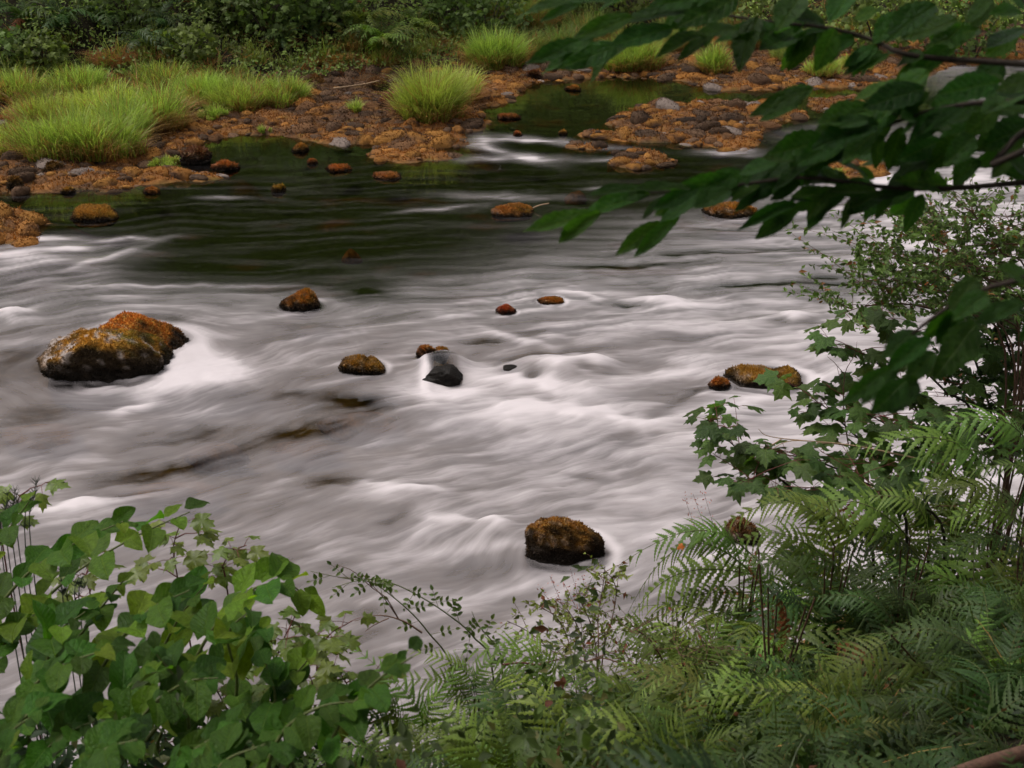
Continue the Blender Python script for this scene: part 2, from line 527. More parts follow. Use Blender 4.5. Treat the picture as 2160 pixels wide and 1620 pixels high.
def moss_tufts(V, F, fcols, count, length, rng, want=None, width=0.35):
    N, fn = normals(V, F)
    area = np.linalg.norm(fn, axis=1)
    p = area.copy()
    if want is not None:
        p *= want
    p /= p.sum()
    fi = rng.choice(len(F), count, p=p)
    r = rng.random((count, 2)); sw = r.sum(1) > 1; r[sw] = 1 - r[sw]
    A, B, Cc = V[F[fi, 0]], V[F[fi, 1]], V[F[fi, 2]]
    P = A + (B - A) * r[:, :1] + (Cc - A) * r[:, 1:]
    nn = fn[fi] / (area[fi][:, None] + 1e-12)
    d = nn + rng.normal(0, 0.45, (count, 3)) + np.array([0, 0, -0.1])
    d /= np.linalg.norm(d, axis=1)[:, None]
    t = np.cross(d, rng.normal(0, 1, (count, 3))); t /= np.linalg.norm(t, axis=1)[:, None] + 1e-9
    ln = length * (0.5 + rng.random(count))[:, None]
    VV = np.stack([P - nn * 0.004 + t * ln * width, P - nn * 0.004 - t * ln * width, P + d * ln], 1).reshape(-1, 3)
    FF = np.arange(count * 3).reshape(-1, 3)
    cc = (fcols[F[fi]].mean(1)) * (0.65 + 0.75 * rng.random((count, 1)))
    cc = np.repeat(cc[:, None, :], 3, 1).reshape(-1, 3)
    cc[2::3] *= 1.15
    return VV, FF, cc

ROCK_AT = []          # x, y, radius: the current parts round these
def river_rock(name, label, l, r, top, base, seed, skew=0.0, power=2.6, lump=0.16, depth=0.42, green=0.15, bare=0.15, mossy=1.0, sub=4, dip=None, tilt=0.0,
               tufts=2500, tlen=0.022, group='mossy rocks standing in the river', wake=True, dark=0.35, lift=0.0, sunk=False, facets=6, tint=None):
    rng = np.random.default_rng(seed)
    q = G((l + r) / 2, base)
    sl = np.linalg.norm(q - CAM)
    wdt = (r - l) * sl / FPX
    hm = (base - top) * sl / FPX
    dep = math.atan2(CAM[2], q[1])
    b = wdt * depth
    if b * math.sin(dep) * 2 > hm * 0.85:
        b = hm * 0.85 / (2 * math.sin(dep))
    c = math.sqrt(max((hm - b * math.sin(dep)) ** 2 - (b * math.sin(dep)) ** 2, (0.25 * hm) ** 2)) / math.cos(dep)
    V, F = rock_shape(seed, sub, wdt / 2, b, c, power, skew, lump, dip, tilt, facets)
    q = G((l + r) / 2, base) + np.array([0, b * 0.92, 0])
    N, fn = normals(V, F)
    nz = noise3(V / wdt * 7 + seed, seed + 20); nz2 = noise3(V / wdt * 16 + seed, seed + 23)
    zr = V[:, 2] / c
    m = smooth(0.30, 0.85, zr * 0.45 + 0.5 * N[:, 2] + 0.4 * nz)[:, None] * mossy
    g = np.clip(smooth(0.1, 0.5, nz2 + 0.7 * (V[:, 0] / wdt) + green - 0.1), 0, 1)[:, None] * min(1, green * 4)
    tint_ = np.array([rng.uniform(.72, 1.08), rng.uniform(.8, 1.1), rng.uniform(.8, 1.3)])
    if tint: tint_ = np.array(tint)
    moss = MOSS_OR * tint_ * (1 - g) + MOSS_GR * g
    C = MOSS_DK * (1 - m) + moss * m
    bb = (smooth(0.25, 0.36, nz2 + 0.6 * nz + bare - 0.25 - 0.6 * (V[:, 0] / wdt))[:, None]) * min(1.0, bare * 3)
    bb = bb * (smooth(0.1, 0.4, zr)[:, None])
    C = C * (1 - bb) + STONE * bb
    wet = smooth(0.46 * c, 0.10 * c, V[:, 2] + 0.10 * c * nz)[:, None] * 0.88
    C = C * (1 - wet) + STONE_DK * 0.45 * wet
    if sunk:
        C = np.array([0.34, 0.13, 0.05]) * (0.7 + 0.6 * np.clip(nz, -.5, .8))[:, None]
        V = V * np.array([1, 1, 0.12 / c])
    root = empty(name, (q[0], q[1], lift))
    tag(root, label, 'rock', group)
    link('stone', mesh_np('stone', V, F, M_ROCK, cols=C, shade=True), root)
    if tufts:
        want = np.clip(1.0 - 0.95 * bb[F].mean(1)[:, 0], 0.02, 1) * (V[F].mean(1)[:, 2] > 0.02 * c)
        TV, TF, TC = moss_tufts(V, F, C, tufts, tlen, rng, want)
        tag(link('moss', mesh_np('moss', TV, TF, M_MOSS, cols=TC), root), kind='stuff')
    if wake:
        ROCK_AT.append((q[0], q[1], wdt * 0.5))
    return root

river_rock('boulder', 'large boulder with green and orange moss and pale lichen, front one of the pair', 64, 340, 685, 802, 3, skew=-0.14, power=2.9, lump=0.11, depth=0.30, facets=2, tint=(.95, 1.05, 1.0), green=0.22, bare=0.42, tufts=13000, tlen=0.018, sub=5)
river_rock('boulder', 'bright orange mossy boulder peeking out behind the large lichen-spotted boulder', 168, 382, 665, 756, 12, skew=-0.5, power=2.2, lump=0.15, depth=0.32, facets=3, tint=(1.02, 1.0, .9), green=0.1, bare=0.08, tufts=8000, tlen=0.02, sub=5)
river_rock('rock', 'pointed orange mossy rock alone upstream of the boulder pair', 585, 672, 612, 657, 23, skew=0.15, power=1.9, lump=0.24, depth=0.4, tufts=4000, tlen=0.022)
river_rock('rock', 'tiny round orange mossy rock in the middle of the rapids', 1047, 1088, 645, 663, 31, tufts=1500, tlen=0.02, sub=3)
river_rock('rock', 'low flat orange mossy rock with a pointed end in the rapids', 1124, 1188, 626, 643, 37, skew=0.2, power=1.8, tilt=0.3, tufts=2000, tlen=0.02, sub=3, lump=0.22)
river_rock('rock', 'dark brown lumpy mossy rock left of the small cascade', 714, 806, 749, 790, 44, skew=-0.15, power=2.8, lump=0.28, green=0.12, tufts=4500, tlen=0.024, dip=0.1, dark=0.6)
river_rock('rock', 'orange mossy rock at the top of the small cascade', 877, 918, 727, 757, 52, power=2.6, lump=0.2, tufts=2200, tlen=0.02)
river_rock('rock', 'small orange moss lump beside the rock above the cascade', 912, 946, 733, 755, 55, power=2.2, lump=0.2, tufts=1200, tlen=0.02, sub=3)
river_rock('rock', 'long low rock with dark hollow front and orange mossy ends', 1536, 1706, 772, 818, 61, skew=-0.1, power=3.4, lump=0.2, green=0.1, bare=0.2, mossy=0.85, tufts=6000, tlen=0.02, dip=0.15)
river_rock('rock', 'small orange mossy rock off the end of the long low rock', 1497, 1541, 797, 820, 66, power=2.0, lump=0.2, tufts=1500, tlen=0.02, sub=3)
river_rock('boulder', 'dark round boulder with an orange moss cap nearest the viewer', 1109, 1281, 1094, 1190, 71, power=3.2, lump=0.15, depth=0.27, green=0.05, bare=0.12, mossy=0.95, tufts=12000, tlen=0.014, sub=5)
river_rock('rock', 'brown mossy rock in the current half hidden by the overhanging leaves', 1490, 1602, 428, 462, 77, skew=0.1, power=3.0, lump=0.16, bare=0.2, tufts=4000, tlen=0.03)
river_rock('rock', 'rounded orange-brown rock with a pale stick lying behind it', 1037, 1126, 430, 458, 83, skew=-0.2, power=2.5, lump=0.12, bare=0.12, tufts=4000, tlen=0.022)
river_rock('rock', 'flat-topped brown mossy rock standing in the still dark water', 149, 240, 438, 466, 88, skew=-0.12, power=3.6, lump=0.1, bare=0.05, tufts=4000, tlen=0.028)
river_rock('rock', 'dark rock behind the leaves in the far channel', 2024, 2072, 221, 246, 93, power=3.0, mossy=0.3, bare=0.3, tufts=500, tlen=0.03, sub=3)
river_rock('rock', 'orange rock at the edge of the far channel', 2130, 2180, 252, 272, 97, tufts=700, tlen=0.03, sub=3)
river_rock('rock', 'dark wet rock glimpsed below the arching fern fronds', 1525, 1605, 1096, 1148, 101, mossy=0.3, power=2.4, tufts=1500, tlen=0.02, sub=3)
for i, (l, r, t, b, lab) in enumerate([
        (680, 747, 347, 364, 'low orange moss patch in still water, longest of the three below the peninsula'), (778, 852, 361, 379, 'flat orange mossy stone awash farthest out from the peninsula'),
        (569, 603, 389, 406, 'small round orange mossy stone alone in the dark pool'), (611, 651, 303, 321, 'orange stone at the mouth of the little green pool'),
        (648, 667, 336, 346, 'tiny orange stone in still water near the little green pool'), (300, 336, 396, 409, 'small orange mossy stone just off the left spit'),
        (129, 156, 396, 408, 'very small orange stone touching the left spit'), (438, 505, 336, 361, 'flat pale brown stone at the tip of the inlet beside the left spit'),
        (1048, 1102, 238, 252, 'orange stone just off the tip of the peninsula'), (1190, 1230, 180, 192, 'brown stone lying in the mirror of the far pool'),
        (1180, 1195, 275, 285, 'tiny orange stone on the lip of the far riffle'), (1085, 1100, 278, 288, 'tiny round orange stone at the start of the far riffle')]):
    cx_, cy_ = (l + r) / 2, b; l, r, t = cx_ + (l - cx_) * .85, cx_ + (r - cx_) * .85, cy_ + (t - cy_) * .85
    river_rock('stone_in_pool', lab, l, r, t, b, 200 + i * 7, power=2.1, lump=0.42, tufts=1500, tlen=0.034, sub=4, group='small stones in the still water', wake=False, bare=0.12)
# dark boulders on the far shore
for i, (l, r, t, b, lab) in enumerate([
        (636, 690, 163, 192, 'dark brown boulder between the long grass and the bank'), (692, 735, 160, 180, 'dark boulder at the foot of the bank, second of the dark row'),
        (737, 800, 148, 175, 'dark boulder under the fern, behind the others'), (762, 822, 168, 200, 'dark brown boulder beside the round grass tuft'),
        (800, 858, 205, 242, 'dark wet boulder in front of the round grass tuft'), (440, 500, 125, 150, 'mossy dark boulder behind the long grass'),
        (520, 566, 132, 158, 'boulder capped with yellow moss at the foot of the bank'), (-20, 32, 190, 235, 'dark boulder in the grass at the frame edge'),
        (1110, 1140, 152, 170, 'dark round boulder on the shore of the far pool'), (375, 440, 316, 346, 'dark wet boulder on the spit by the little inlet'),
        (85, 130, 348, 376, 'dark hollow boulder among the orange cobbles of the left spit'), (18, 45, 380, 404, 'dark conical boulder at the water edge of the left spit')]):
    river_rock('shore_boulder', lab, l, r, t, b, 300 + i * 9, power=2.8, lump=0.22, tufts=900, tlen=0.04, sub=3, group='dark boulders on the far shore', wake=False, mossy=0.25, bare=0.05, green=0.02, lift=0.03)
# flat stones under the shallow current
for i, (l, r, t, b, lab) in enumerate([(660, 840, 822, 872, 'brown submerged slab showing through the shallow rapids'), (560, 720, 885, 925, 'reddish submerged stone left of the brown slab'), (230, 460, 975, 1025, 'brown submerged stone above the broad-leaved plants'), (-20, 150, 850, 900, 'reddish submerged stone in front of the large boulder'), (380, 520, 900, 930, 'dark submerged stone between the boulder and the reddish one'), (1190, 1240, 374, 384, 'small orange submerged stone under the still water before the leaves'), (716, 762, 493, 503, 'small orange submerged stone under the dark still water')]):
    river_rock('submerged_stone', lab, l, r, t, b, 400 + i * 5, power=2.2, lump=0.25, tufts=0, sub=3, group='stones under the shallow water', wake=False, mossy=1.0, bare=0.02, lift=-0.20 if b > 600 else -0.27, depth=0.5, sunk=True)
# wet stone under the cascade
q = G(930, 806)
V, F = rock_shape(523, 4, 0.20, 0.15, 0.10, 2.2, 0.35, 0.3, facets=4)
rt = empty('wet_rock', (q[0], q[1] + 0.16, 0)); tag(rt, 'black wet rock with water sliding over it in the small cascade', 'rock', 'mossy rocks standing in the river')
link('stone', mesh_np('stone', V, F, M_WET, shade=True), rt)
q = G(1077, 787)
V, F = rock_shape(527, 3, 0.09, 0.08, 0.045, 2.2, 0.0, 0.2)
rt = empty('wet_rock', (q[0], q[1] + 0.08, 0)); tag(rt, 'small wet grey rock right of the small cascade', 'rock', 'mossy rocks standing in the river')
link('stone', mesh_np('stone', V, F, M_WET, shade=True), rt)

# ------------------------------------------------------------------ water
def flow_fields(X, Y):
    """stream function (across the current) and along-current coordinate"""
    s = np.interp(Y, [5, 8, 10, 13, 17, 22, 30], [0.62, 0.6, 0.5, 0.26, 0.10, 0.05, 0.0])
    # smooth version of the interpolation
    psi = Y - s * X
    psi = psi + 0.055 * noise2(X * 2.4 + .4 * Y, Y * 2.4, 73) * smooth(17, 13, Y)
    psi = psi + 0.22 * noise2(X * 0.55, Y * 0.55, 71) + 0.10 * noise2(X * 1.3, Y * 1.3, 72)
    phi = X + 0.35 * Y
    for x, y, r in ROCK_AT:
        dx, dy = X - x, Y - y
        cs, sn = 0.93, 0.36
        al = dx * cs + dy * sn; ac = -dx * sn + dy * cs
        rr = al * al + ac * ac + (0.55 * r) ** 2
        fade = np.exp(-(al * al + ac * ac) / (5 * r) ** 2)
        psi = psi - fade * (1.1 * r) ** 2 * ac / rr
    return psi, phi

# density of foam and broken water over the river, from (px, py, value) read along the surface
FOAM = [(0, 430, 0), (300, 430, 0), (600, 430, 0), (900, 420, .02), (1150, 420, .05), (1400, 410, .08), (1650, 420, .32), (1900, 410, .6), (2150, 400, .72),
        (0, 300, 0), (500, 320, 0), (800, 380, 0), (1100, 380, 0), (1100, 230, 0), (1350, 190, 0), (1350, 380, 0), (1600, 360, .1), (1620, 200, 0), (1900, 210, .05), (2100, 180, .4), (2150, 300, .5), (1900, 300, .35),
        (0, 478, 0), (130, 480, 0), (300, 470, 0), (450, 480, 0), (650, 490, 0), (650, 525, 0), (800, 525, .03), (500, 525, 0), (850, 500, .05), (1000, 490, .12), (1200, 480, .22), (1450, 490, .40), (1700, 490, .62), (1950, 480, .85), (2150, 470, .9),
        (0, 555, .55), (120, 540, .5), (230, 530, .34), (330, 560, .06), (450, 560, 0), (450, 590, 0), (600, 590, 0), (750, 590, .05), (650, 560, 0), (850, 565, .08), (1000, 560, .20), (1200, 570, .36), (1450, 560, .50), (1700, 560, .6), (1950, 560, .8), (2150, 540, .9),
        (0, 620, .34), (150, 630, .44), (320, 625, .5), (500, 625, .58), (700, 615, .45), (820, 605, .36), (950, 620, .64), (1150, 620, .74), (1400, 610, .66), (1600, 610, .6), (1750, 605, .42), (1900, 630, .7), (2150, 620, .9),
        (0, 700, .42), (450, 690, .46), (600, 700, .52), (800, 690, .46), (1000, 700, .6), (1200, 700, .66), (1400, 690, .72), (1600, 680, .78), (1800, 690, .78), (2100, 700, .9),
        (0, 780, .4), (20, 860, .34), (430, 770, .62), (560, 790, .55), (680, 760, .56), (830, 760, .58), (930, 830, .8), (1050, 740, .46), (1150, 800, .7), (1300, 790, .66), (1450, 780, .74), (1700, 850, .84), (1900, 800, .9),
        (100, 900, .36), (250, 870, .7), (400, 850, .58), (560, 850, .5), (700, 840, .34), (820, 860, .5), (1000, 880, .68), (1150, 870, .74), (1300, 890, .74), (1450, 900, .76), (1700, 950, .84), (1900, 950, .9),
        (0, 960, .52), (150, 960, .66), (350, 930, .42), (500, 930, .36), (650, 910, .36), (800, 930, .6), (1000, 960, .64), (1200, 970, .68), (1450, 980, .74),
        (60, 1040, .66), (250, 1000, .46), (400, 1000, .44), (550, 1000, .54), (680, 1020, .46), (900, 1030, .66), (1100, 1050, .7), (1350, 1060, .8), (1600, 1080, .82),
        (100, 1130, .66), (350, 1100, .52), (550, 1100, .5), (750, 1110, .6), (950, 1130, .62), (1050, 1170, .62), (1300, 1200, .72), (1500, 1150, .8),
        (100, 1250, .6), (400, 1200, .52), (650, 1230, .54), (900, 1230, .58), (1150, 1280, .64), (1350, 1350, .74), (300, 1400, .55), (900, 1400, .6), (1400, 1500, .7), (0, 1600, .55), (900, 1620, .6), (1700, 1400, .8), (2100, 1200, .85)]
# features: px, py, radius along, radius across (px), tilt (px slope dy/dx), amount
FEAT = [(420, 772, 75, 26, .1, .55), (400, 800, 120, 24, -.2, .35), (285, 858, 45, 14, -.25, .4), (35, 667, 38, 9, -.05, .7), (470, 790, 80, 20, .1, .3),
        (930, 822, 75, 22, 0, .5), (900, 790, 14, 24, .8, .5), (1130, 812, 110, 16, .15, .4), (1150, 862, 130, 14, .12, .35), (1330, 890, 100, 14, .18, .3), (1090, 880, 60, 26, 0, .25),
        (1258, 766, 34, 13, .05, .5), (1180, 772, 60, 14, .1, .35), (1680, 673, 36, 9, .05, .5), (1390, 640, 50, 8, .05, .45), (1165, 712, 30, 8, .05, .3),
        (1090, 715, 70, 7, .28, .35), (400, 720, 50, 20, .35, .2), (1240, 628, 60, 6, .25, .35), (680, 632, 40, 7, .2, .3), (870, 1040, 70, 8, -.05, .45), (790, 1030, 60, 9, 0, .35),
        (1045, 1108, 30, 14, 0, .4), (960, 1100, 70, 8, .1, .25), (170, 1065, 60, 9, -.1, .35), (150, 525, 40, 5, 0, .5), (100, 1078, 60, 8, -.1, .3),
        (60, 540, 70, 14, .0, .25), (270, 505, 90, 5, -.05, .45), (220, 545, 90, 6, -.3, .4), (380, 604, 260, 4, 0, .35), (80, 504, 70, 8, 0, .8), (1090, 296, 70, 4, .03, .6), (1060, 320, 90, 8, .25, .4), (1090, 335, 130, 6, .0, .4), (1190, 300, 120, 5, .1, .45), (1290, 335, 60, 4, -.1, .3), (1020, 300, 25, 10, .3, .35),
        (470, 417, 50, 3, 0, .3), (930, 440, 90, 4, -.1, .3), (1060, 415, 120, 6, .02, .3), (1290, 398, 45, 3, 0, .5), (1540, 322, 60, 6, 0, .5), (1800, 395, 220, 20, -.05, .35), (1720, 440, 80, 8, 0, .3), (2060, 200, 50, 30, -.3, .2), (2000, 390, 160, 14, -.05, .4),
        (922, 774, 34, 20, .3, -.55), (940, 796, 30, 14, 0, -.9),
        # darker tongues of clear water
        (740, 845, 85, 20, .08, -.42), (640, 905, 90, 16, -.2, -.4), (420, 915, 120, 15, -.12, -.28), (330, 1000, 140, 20, -.1, -.42), (480, 960, 120, 18, -.2, -.24), (70, 870, 90, 30, -.2, -.26), (100, 930, 70, 16, -.2, -.2),
        (710, 1015, 70, 14, .05, -.34), (760, 605, 110, 16, .2, -.16), (1290, 640, 60, 5, .12, -.7), (1770, 590, 90, 16, .0, -.4), (1560, 600, 120, 9, -.05, -.35), (1330, 560, 170, 7, -.03, -.3), (1500, 530, 160, 6, -.04, -.3), (1750, 632, 60, 10, .0, -.35), (1690, 683, 60, 4, .05, -.6),
        (1258, 784, 55, 5, .05, -.4), (1140, 748, 120, 7, -.12, -.45), (1020, 718, 50, 4, -.05, -.4), (350, 668, 60, 7, .02, -.3), (1130, 700, 40, 5, -.1, -.3), (1420, 850, 60, 9, -.5, -.25), (610, 830, 40, 8, -.1, -.3), (1240, 1008, 60, 7, .1, -.25),
        (230, 808, 110, 7, 0, -.45), (1195, 1194, 75, 8, 0, -.3), (830, 1090, 40, 8, -.3, -.25), (770, 1290, 60, 16, .0, -.25), (250, 1045, 90, 6, -.1, -.3), (60, 745, 80, 14, -.05, -.25), (1120, 790, 20, 6, 0, -.4)]

def foam_field(X, Y):
    px, py = pix(X, Y)
    num = np.zeros_like(X); den = np.full_like(X, 1e-9)
    for a, b, v in FOAM:
        sx = 95.0; sy = 26.0 + max(0, b - 560) * 0.05
        w_ = np.exp(-0.5 * (((px - a) / sx) ** 2 + ((py - b) / sy) ** 2)) + 1e-7 / (1 + ((px - a) / sx) ** 2 + ((py - b) / sy) ** 2)
        num += w_ * v; den += w_
    f = num / den * np.interp(px, [0, 900, 1400, 2160], [.97, .92, .86, .9])
    f = f * smooth(.02, .34, f) * .95
    ft = np.zeros_like(X)
    wob = 10 * noise2(px * 0.02, py * 0.05, 91)
    for a, b, rx, ry, sl, am in FEAT:
        dx = px - a; dy = (py - b) - sl * dx + wob * min(1, ry / 12)
        ft += am * (1.25 if am > 0 else 1.0) * np.exp(-np.abs(dx / rx) ** 2.2 - np.abs(dy / ry) ** 2.0)
    return f, ft

# fan-shaped sheet: finer where it is nearer
rows = []
y_ = 2.2
while y_ < 34:
    rows.append(y_); y_ += 0.016 + 0.00016 * y_ * y_
rows += [36, 40, 48]
rows = np.array(rows)
us = np.linspace(-1, 1, 760)
half = 2.2 + rows * 0.42
WX = (us[None, :] * half[:, None]).ravel(); WY = np.repeat(rows, len(us))
PSI, PHI = flow_fields(WX, WY)
FO, FT = foam_field(WX, WY)
big = fbm2(PHI * 0.6, PSI * 1.9, 81, 3); mid = fbm2(PHI * 1.4 + 0.5 * big, PSI * 4.4 + 0.8 * big, 84, 3); fine = fbm2(PHI * 2.6, PSI * 11.0, 87, 2)
act = np.clip(FO * 1.6, 0, 1)
swirl = fbm2(WX * 1.5 + .8 * big, WY * 2.3 + .8 * mid, 99, 3)
long_ = fbm2(PHI * 0.42 + .3 * big, PSI * 5.0, 97, 4, gain=.6)            # long thin streaks where the smooth water first breaks
FO = np.clip(FO + 1.1 * long_ * smooth(11.5, 14.5, WY) * smooth(.0, .12, FO) * np.clip(FO * 1.1, 0, .45), 0, 1)
foam = FO + FT + act * (0.24 * big + 0.24 * mid + 0.10 * fine + 0.16 * swirl)
foam = np.where(FO < 0.12, np.maximum(FO * 0.5, FO + FT + 0.5 * np.clip(FT, 0, 1) * (mid + fine) * 1.3), foam)
for x, y, r in ROCK_AT:                       # calm dark seam at the foot of each rock
    d = np.hypot(WX - x, (WY - y) * 1.15) / r
    foam -= 0.25 * np.exp(-((d - 0.95) / 0.12) ** 2) * act
    al_ = ((WX - x) * .93 + (WY - y) * .36) / r; ac_ = (-(WX - x) * .36 + (WY - y) * .93) / r
    foam += 0.30 * act * np.exp(-((np.hypot(al_, ac_) - 1.25) / .16) ** 2) * np.clip(al_, 0, 1)             # pillow on the upstream side
    foam += 0.24 * act * np.exp(-(np.abs(np.abs(ac_) - .9 + .1 * al_) / .28) ** 2) * smooth(.6, -.4, al_) * smooth(-5, -1.5, al_)   # the two arms of the wake
    foam -= 0.16 * act * np.exp(-(ac_ / .5) ** 2) * smooth(-.6, -1.2, al_) * smooth(-4, -1.8, al_)
foam = foam + np.clip(.010 + .11 * long_, 0, .15) * smooth(21, 18, WY) * smooth(.3, .0, FO)        # faint foam value stands in for sky reflections on the smooth run
foam = np.clip(foam, 0, 1)
WZ = act * (0.046 * big + 0.022 * mid + 0.006 * fine + 0.016 * swirl) + 0.05 * np.clip(FT, -0.6, 0.8) * act
q = G(930, 800); d2 = ((WX - q[0]) / 0.22) ** 2 + ((WY - q[1] - 0.30) / 0.26) ** 2
WZ += 0.15 * np.exp(-d2 ** 1.5) - 0.07 * np.exp(-(((WX - q[0]) / 0.4) ** 2 + ((WY - q[1] + 0.10) / 0.22) ** 2))
for a, b, rad, am in ((1258, 770, .17, .05), (1180, 778, .24, .08), (1680, 676, .2, .05), (1395, 643, .22, .05), (20, 668, .18, .07), (1165, 716, .2, .04), (850, 1042, .25, .05), (1045, 1112, .14, .05)):
    q = G(a, b); WZ += am * np.exp(-((WX - q[0]) / (rad * 1.3)) ** 2 - ((WY - q[1]) / rad) ** 2)
WZ += (1 - act) * 0.0025 * noise2(PHI * 1.5, PSI * 5, 95)

M_WATER, N, L = new_mat('river_water')
out = N.new('ShaderNodeOutputMaterial')
at = N.new('ShaderNodeAttribute'); at.attribute_name = 'foam'
af = N.new('ShaderNodeAttribute'); af.attribute_name = 'flow'
def wnoise(sx, sy, det, rough=0.55):
    mp = N.new('ShaderNodeMapping'); mp.inputs['Scale'].default_value = (sx, sy, 1)
    L.new(af.outputs['Vector'], mp.inputs['Vector'])
    nz = N.new('ShaderNodeTexNoise'); nz.noise_dimensions = '2D'
    nz.inputs['Scale'].default_value = 1; nz.inputs['Detail'].default_value = det; nz.inputs['Roughness'].default_value = rough
    L.new(mp.outputs[0], nz.inputs['Vector'])
    return nz.outputs['Fac']
def wmath(op, a, b=None, clamp=False):
    n = N.new('ShaderNodeMath'); n.operation = op; n.use_clamp = clamp
    for k, v in ((0, a), (1, b)):
        if v is None: continue
        if isinstance(v, (int, float)): n.inputs[k].default_value = v
        else: L.new(v, n.inputs[k])
    return n.outputs[0]
na = wnoise(1.5, 8.5, 5, 0.58); nb = wnoise(4.0, 26.0, 3, 0.6)
st = wmath('ADD', wmath('MULTIPLY', wmath('SUBTRACT', na, 0.5), 0.95), wmath('MULTIPLY', wmath('SUBTRACT', nb, 0.5), 0.26))
fv = at.outputs['Fac']
env = wmath('MULTIPLY', fv, wmath('SUBTRACT', 1.25, fv))
fac = wmath('ADD', fv, wmath('MULTIPLY', st, wmath('MULTIPLY', env, 1.0)), True)
cr = N.new('ShaderNodeValToRGB')
cr.color_ramp.elements[0].position = 0.0; cr.color_ramp.elements[0].color = (0, 0, 0, 1)
cr.color_ramp.elements[1].position = 1.0; cr.color_ramp.elements[1].color = (0.93, 0.93, 0.93, 1)
e = cr.color_ramp.elements.new(0.5); e.color = (0.28, 0.28, 0.28, 1)
L.new(fac, cr.inputs[0])
dif = N.new('ShaderNodeBsdfPrincipled')
dif.inputs['Base Color'].default_value = (0.66, 0.605, 0.613, 1); dif.inputs['Roughness'].default_value = 0.55
dif.inputs['Specular IOR Level'].default_value = 0.25
tr = N.new('ShaderNodeBsdfTransparent'); tr.inputs['Color'].default_value = (0.46, 0.48, 0.30, 1)
gl = N.new('ShaderNodeBsdfGlossy'); gl.inputs['Roughness'].default_value = 0.10; gl.inputs['Color'].default_value = (0.95, 0.95, 0.95, 1)
L.new(wmath('ADD', wmath('MULTIPLY', fac, 0.3), 0.05), gl.inputs['Roughness'])
fr = N.new('ShaderNodeFresnel'); fr.inputs['IOR'].default_value = 1.33
nr = wnoise(6.0, 9.0, 3, 0.5)
bp = N.new('ShaderNodeBump'); bp.inputs['Strength'].default_value = 0.25; bp.inputs['Distance'].default_value = 0.02
L.new(wmath('ADD', wmath('MULTIPLY', wmath('MULTIPLY', st, fv), 1.0), wmath('MULTIPLY', nr, 0.04)), bp.inputs['Height'])
for n_ in (gl, fr, dif):
    L.new(bp.outputs[0], n_.inputs['Normal'])
clear = N.new('ShaderNodeMixShader'); L.new(fr.outputs[0], clear.inputs[0]); L.new(tr.outputs[0], clear.inputs[1]); L.new(gl.outputs[0], clear.inputs[2])
mx = N.new('ShaderNodeMixShader'); L.new(cr.outputs[0], mx.inputs[0]); L.new(clear.outputs[0], mx.inputs[1]); L.new(dif.outputs[0], mx.inputs[2])
L.new(mx.outputs[0], out.inputs[0])
me = mesh_np('river_water', np.stack([WX, WY, WZ], 1), grid_faces(len(us), len(rows)), M_WATER, floats={'foam': foam}, uv=np.stack([PHI, PSI], 1), shade=True)
water = tag(link('river_water', me), 'dark river breaking into streaked silvery rapids', None, None, 'structure')
print('water verts', len(WX))
# ------------------------------------------------------------------ leaves, blades, fronds: shared shapes
def leaf_shape(L, W, serr=0.0, fold=0.25, droop=0.2, a=0.8, b=0.75, heart=0.0, rows=9, wave=0.0):
    """ovate leaf along +Y, 5 columns"""
    V = []; 
    for i in range(rows):
        t = i / (rows - 1)
        w = W / 2 * max(math.sin(math.pi * min(1, t ** a)), 0) ** b
        if i == rows - 1: w = 0.002 * W
        if heart and i == 0: w = heart * W / 2
        for u in (-1, -.5, 0, .5, 1):
            ww = w * u
            if serr and abs(u) == 1: ww *= 1 + serr * (1 if i % 2 else -1)
            back = -heart * 0.22 * L * abs(u) if (heart and i == 0) else 0
            V.append((ww, t * L + back, fold * abs(ww) - droop * L * t * t + wave * W * math.sin(t * 9 + u * 2) * abs(u)))
    F = []
    for i in range(rows - 1):
        for k in range(4):
            F.append((i * 5 + k, i * 5 + k + 1, (i + 1) * 5 + k + 1, (i + 1) * 5 + k))
    return np.array(V), np.array(F)

def maple_shape(L, seed=0):
    r = random.Random(seed)
    half = [(0, 0), (.14, -.10), (.30, -.13), (.46, -.05), (.37, .08), (.44, .17), (.50, .30), (.60, .46), (.46, .45), (.36, .52), (.25, .50), (.25, .62), (.28, .74), (.14, .80), (0, 1.02)]
    half = [(x * (0.9 + 0.25 * r.random()), y * (0.92 + 0.16 * r.random())) for x, y in half]
    out_ = half + [(-x * (0.9 + 0.2 * r.random()), y) for x, y in half[-2:0:-1]]
    mid = [(0, 0.02), (0, .33), (0, .66)]
    pts = out_ + [(0, .33)]
    n = len(out_)
    V = [(x * L, y * L, (-0.30 * abs(x) - 0.22 * y * y + 0.05 * math.sin(9 * x + 5 * y + seed)) * L) for x, y in pts]
    F = [(i, (i + 1) % n, n) for i in range(n)]
    return np.array(V), np.array(F)

